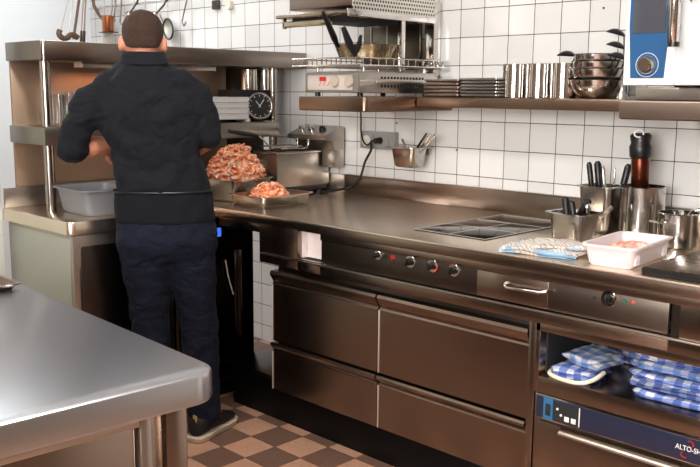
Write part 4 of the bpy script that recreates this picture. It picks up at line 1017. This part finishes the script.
def folds(o, amp, scale, seed=0, mid=.5):
    tx_ = bpy.data.textures.new('folds', 'CLOUDS'); tx_.noise_scale = scale; tx_.noise_depth = 2; tx_.noise_type = 'HARD_NOISE' if scale > .05 else 'SOFT_NOISE'
    d_ = o.modifiers.new('folds', 'DISPLACE'); d_.texture = tx_; d_.strength = amp; d_.mid_level = mid; d_.texture_coords = 'LOCAL'
    return o
HW = 1/245.
headc = B(142.5, 38, .03)
# ---- skin
sk = MB()
# skull
hz = headc.z
hr = []
for dz, a, b, f in ((-.125, .045, .035, .045), (-.105, .052, .058, .03), (-.075, .060, .078, .014), (-.04, .067, .088, .004), (0, .0725, .093, 0), (.03, .0735, .094, 0), (.06, .068, .088, -.002), (.085, .052, .07, -.004), (.1, .028, .04, -.006), (.105, .008, .012, -.006)):
    hr.append(ell(headc + UP*dz*.95 + BF*(f+.012), a*1.0, b, 28, 0, 2.2))
sk.loft(hr)
# ears
for s in (-1, 1):
    ec = headc + BR*s*.078 - UP*.022 - BF*.01
    sk.loft([circ(ec + BR*s*o_ - UP*.0, r_, 14, BR*s, r_*1.6, ref=BF) for o_, r_ in ((-.014, .014), (.0, .017), (.009, .018), (.013, .012))])
# nose, brow, lips, chin
fc = headc + BF*.105
sk.tube([fc + UP*.03, fc + BF*.012 - UP*.005, fc + BF*.024 - UP*.022, fc - UP*.03], [.008, .010, .014, .010], 10)
sk.tube([fc + BR*.022 - UP*.058 - BF*.01, fc + BF*.003 - UP*.056, fc - BR*.022 - UP*.058 - BF*.01], [.004, .008, .004], 8)
# neck
nk0 = B(144, 68, -.005); nk1 = headc - UP*.07 - BF*.012
limb(sk, [nk0-UP*.05, nk0, nk0.lerp(nk1, .5), nk1], [.075, .062, .058, .06])
# inner torso and limbs (under the clothes)
tor = [(163, 240, .135, .085), (163, 200, .13, .08), (158, 165, .13, .085), (150, 130, .15, .09), (147, 104, .15, .085), (145, 90, .11, .07), (144, 72, .06, .055)]
sk.loft([ell(B(px, py), a, b) for px, py, a, b in tor])
shL, shR = B(101, 84), B(190, 80)
elL = B(69.5, 149, .0); wrL = B(107, 147, .11); haL = B(122, 151, .19)
elR = B(209, 135, .0); wrR = B(192, 154, .12); haR = B(176, 156, .26)
limb(sk, [B(130, 98), B(112, 98), shL.lerp(elL, .5), elL], [.034, .036, .032, .028])
limb(sk, [elL.lerp(wrL, .05), elL.lerp(wrL, .3), elL.lerp(wrL, .5), elL.lerp(wrL, .75), wrL], [.028, .036, .044, .040, .031])
limb(sk, [B(162, 96), B(179, 96), shR.lerp(elR, .5), elR], [.034, .036, .032, .030])
limb(sk, [elR-UP*.01, elR.lerp(wrR, .35), elR.lerp(wrR, .7), wrR], [.036, .044, .038, .030])
def hand(wr, d, palm_n, side, L=.185):
    d = d.normalized(); n = (palm_n - d*palm_n.dot(d)).normalized(); s = d.cross(n).normalized()*side
    # palm
    rings = []
    for f, w_, th in ((-.02, .026, .020), (.0, .028, .019), (.03, .036, .017), (.06, .041, .015), (.085, .041, .013), (.095, .034, .010)):
        rings.append([wr + d*f + s*w_*math.cos(2*PI*i/16) + n*th*math.sin(2*PI*i/16) for i in range(16)])
    sk.loft(rings)
    for k, (off, ln_, r_) in enumerate(((-.030, .060, .0078), (-.010, .076, .0086), (.011, .082, .0088), (.031, .072, .0085))):
        p = wr + d*.082 + s*off; pts = [p]; dirv = d + s*off*1.6
        for seg, bend in ((.42, .35), (.33, .65), (.25, .55)):
            dirv = (dirv.normalized()*math.cos(bend) + n*math.sin(bend)).normalized(); pts.append(pts[-1] + dirv*ln_*seg)
        limb(sk, pts, [r_*1.08, r_, r_*.92, r_*.82], 10)
    p = wr + d*.022 + s*.03; v1 = (d*.6 + s*.75 + n*.35).normalized(); v2 = (d*.95 + s*.25 + n*.4).normalized(); v3 = (d*.95 - s*.05 + n*.5).normalized()
    limb(sk, [p, p+v1*.035, p+v1*.035+v2*.032, p+v1*.035+v2*.032+v3*.025], [.013, .0115, .010, .0085], 10)
hand(wrL, haL-wrL - UP*.01, -UP*.6+BR*.6, 1)
hand(wrR, haR-wrR - UP*.01, -UP*.6-BR*.6, -1)
hipL, hipR = B(145, 235), B(188, 233)
knL, knR = B(150, 318, .015), B(198, 318, .03)
anL = Vector((*(D(158, 412, T0)).xy, .085)); anR = Vector((*(D(205, 412, T0)).xy, .085))
for h_, k_, a_ in ((hipL, knL, anL), (hipR, knR, anR)):
    limb(sk, [h_, h_.lerp(k_, .5), k_, k_.lerp(a_, .35), a_], [.07, .058, .046, .042, .032])
tor2 = ell(B(163, 228), .135, .09)
skin = sk.build('body', 'skin', man); remesh(skin, .0055, 4, .5)
# eyes
for s in (-1, 1): MB().sphere(headc + BF*.100 + BR*s*.03 + UP*.012, .012, 12).build('eye', 'white', man)
# ---- hair
hm = MB(); rings = []
for dz, a, b, f in ((-.040, .050, .028, -.062), (-.030, .062, .042, -.050), (-.014, .070, .060, -.034), (.006, .0755, .078, -.018), (.03, .0785, .094, -.006), (.06, .073, .094, -.002), (.085, .060, .078, -.002), (.103, .038, .05, -.004), (.112, .012, .016, -.004)):
    rings.append(ell(headc + UP*dz*.95 + BF*(f+.010), a*1.0, b, 30, 0, 2.2))
hm.loft(rings); hair = hm.build('hair', 'hair', man); remesh(hair, .005, 5, .5); folds(hair, .006, .012)
# ---- shirt
sh = MB()
tor = [(165, 219, .188, .116, 0), (164.5, 205, .185, .113, 0), (163.5, 190, .181, .110, 0), (160, 170, .174, .112, 0), (155.5, 150, .167, .116, -.005), (151, 132, .184, .120, -.01), (148, 112, .200, .122, -.012), (146.5, 96, .186, .115, -.012), (145.5, 83, .160, .102, -.01), (145, 72, .122, .088, -.006), (144.5, 64, .100, .075, 0), (144, 60, .084, .070, 0), (144, 57, .080, .068, 0)]
sh.loft([ell(B(px, py, f), a, b) for px, py, a, b, f in tor])
limb(sh, [B(124, 86, -.005), B(110, 92, -.01), shL.lerp(elL, .32)-BR*.004, shL.lerp(elL, .65)-BR*.006, elL], [.072, .072, .066, .059, .055])
limb(sh, [elL, elL.lerp(wrL, .16)], [.056, .055])
limb(sh, [B(166, 84, -.005), B(181, 88, -.01), shR.lerp(elR, .3), shR.lerp(elR, .65), elR], [.072, .074, .067, .061, .056])
limb(sh, [elR, elR.lerp(wrR, .04)], [.057, .055])
shirt = sh.build('shirt', 'shirt', man); remesh(shirt, .011, 6, .5); folds(shirt, .022, .10, 1, .3); folds(shirt, .008, .04, 2)
col = MB()
cc = B(144, 57, .0)
col.loft([ell(cc + UP*dz + BF*.0, a, b, 32) for dz, a, b in ((-.030, .096, .084), (-.006, .088, .076), (.014, .080, .068), (.018, .076, .064), (.012, .072, .060), (-.026, .080, .068))], closed=True)
col.build('collar', 'shirt', man)
# ---- apron tied round the waist
ap = MB()
ap.loft([ell(B(px, py, 0), a, b) for px, py, a, b in ((166, 222, .193, .122), (165.5, 214, .192, .121), (164.5, 203, .191, .119), (163.5, 191, .187, .114), (163.5, 189, .184, .112))])
apron = ap.build('apron', 'apron', man); remesh(apron, .010, 3, .5); folds(apron, .010, .05)
MB().tube([p for p in ell(B(163.5, 190), .187, .114, 40)], .005, 8, True).build('apron_string', 'black', man)
# ---- jeans
jn = MB()
jn.loft([ell(B(px, py, f), a, b) for px, py, a, b, f in ((165, 210, .172, .108, 0), (166, 222, .190, .120, 0), (167, 236, .196, .126, -.005), (168, 248, .192, .118, -.004), (168, 258, .172, .095, 0))])
for h_, k_, a_, s in ((hipL, knL, anL, -1), (hipR, knR, anR, 1)):
    limb(jn, [h_, h_.lerp(k_, .35), h_.lerp(k_, .75), k_, k_.lerp(a_, .35), k_.lerp(a_, .75), a_+UP*.01], [.100, .098, .082, .077, .074, .068, .066])
jeans = jn.build('jeans', 'denim', man); remesh(jeans, .011, 4, .5); folds(jeans, .014, .08, 3, .3); folds(jeans, .006, .03)
# ---- shoes
def shoe(an, toe_dir):
    d = Vector(toe_dir).normalized(); s = UP.cross(d)
    def ring(f, w_, z0, z1, n=16):
        c = Vector((an.x, an.y, 0)) + d*f; return [c + s*w_*math.cos(2*PI*i/n) + UP*((z0+z1)/2 + (z1-z0)/2*math.sin(2*PI*i/n)) for i in range(n)]
    up = MB().loft([ring(-.085, .018, .03, .06), ring(-.075, .034, .022, .095), ring(-.04, .042, .02, .115), ring(.0, .043, .02, .118), ring(.04, .044, .02, .10), ring(.09, .049, .02, .075), ring(.14, .050, .02, .06), ring(.175, .038, .02, .05), ring(.192, .015, .025, .038)])
    u_ = up.build('shoe', 'shoe', man)
    so = MB(); out = []
    for f, w_ in ((-.092, .016), (-.08, .034), (-.04, .043), (0, .041), (.05, .043), (.1, .052), (.15, .052), (.185, .036), (.2, .014)): out.append((f, w_))
    def outline(z, g): 
        pts = [Vector((an.x, an.y, z)) + d*(f+(g if f > 0 else -g)) + s*(w_+g) for f, w_ in out] + [Vector((an.x, an.y, z)) + d*(f+(g if f > 0 else -g)) - s*(w_+g) for f, w_ in reversed(out)]
        return pts
    so.loft([outline(.001, 0), outline(.006, .003), outline(.022, .004), outline(.025, .0)]); so.build('sole', 'sole', u_)
    la = MB()
    for k in range(4): 
        c = Vector((an.x, an.y, .102-.011*k)) + d*(.045+.018*k); la.tube([c - s*.02, c + UP*.004, c + s*.02], .0025, 6)
    la.build('laces', 'tan', u_)
    MB().box(-.012, .012, -.003, .003, -.02, .02, .002, mat=Matrix.Translation(Vector((an.x, an.y, .09)) - d*.072)).build('heel_tab', 'tan', u_)
shoe(anL, (-.9, .35, 0)); shoe(anR, (-.35, .94, 0))

# ------------------------------------------------------------------ camera, light, world
cd = bpy.data.cameras.new('camera'); cam = bpy.data.objects.new('camera', cd); COL.objects.link(cam)
cd.sensor_width = 36; cd.lens = FPX/700*36; cd.clip_start = .02
cam.matrix_world = Matrix(((AR.x, AU.x, -AF.x, CAM.x), (AR.y, AU.y, -AF.y, CAM.y), (AR.z, AU.z, -AF.z, CAM.z), (0, 0, 0, 1)))
SC.camera = cam
w = bpy.data.worlds.new('world'); SC.world = w; w.use_nodes = True
w.node_tree.nodes['Background'].inputs[0].default_value = (.8, .85, .9, 1); w.node_tree.nodes['Background'].inputs[1].default_value = .3
def area(name, loc, size, sy, power, col, rot=(0, 0, 0)):
    l = bpy.data.lights.new(name, 'AREA'); l.shape = 'RECTANGLE'; l.size = size; l.size_y = sy; l.energy = power; l.color = col
    o = bpy.data.objects.new(name, l); COL.objects.link(o); o.location = loc; o.rotation_euler = rot; return o
area('ceiling_light_aisle', (1.2, -1.9, ZC-.07), 1.3, .3, 26, (1, .985, .97))
area('ceiling_light_right', (3.4, -2.0, ZC-.07), 1.3, .3, 20, (1, .98, .95))
area('ceiling_light_rear', (1.8, -4.2, ZC-.07), 1.3, .3, 36, (1, .985, .97))
area('ceiling_light_pass', (-1.5, -1.0, ZC-.07), .3, 1.2, 22, (.95, .98, 1))
area('ceiling_light_far', (-1.5, -3.2, ZC-.07), .3, 1.2, 22, (.95, .98, 1))
area('fill_window_light', (3.2, YF+.03, 1.8), 2.3, 1.25, 200, (1, .985, .96), (PI/2, 0, 0))  # frontal fill, placed at the added window
vs = SC.view_settings; vs.view_transform = 'Standard'; vs.look = 'None'; vs.gamma = 1; vs.exposure = 0; vs.use_curve_mapping = False
SC.cycles.max_bounces = 8
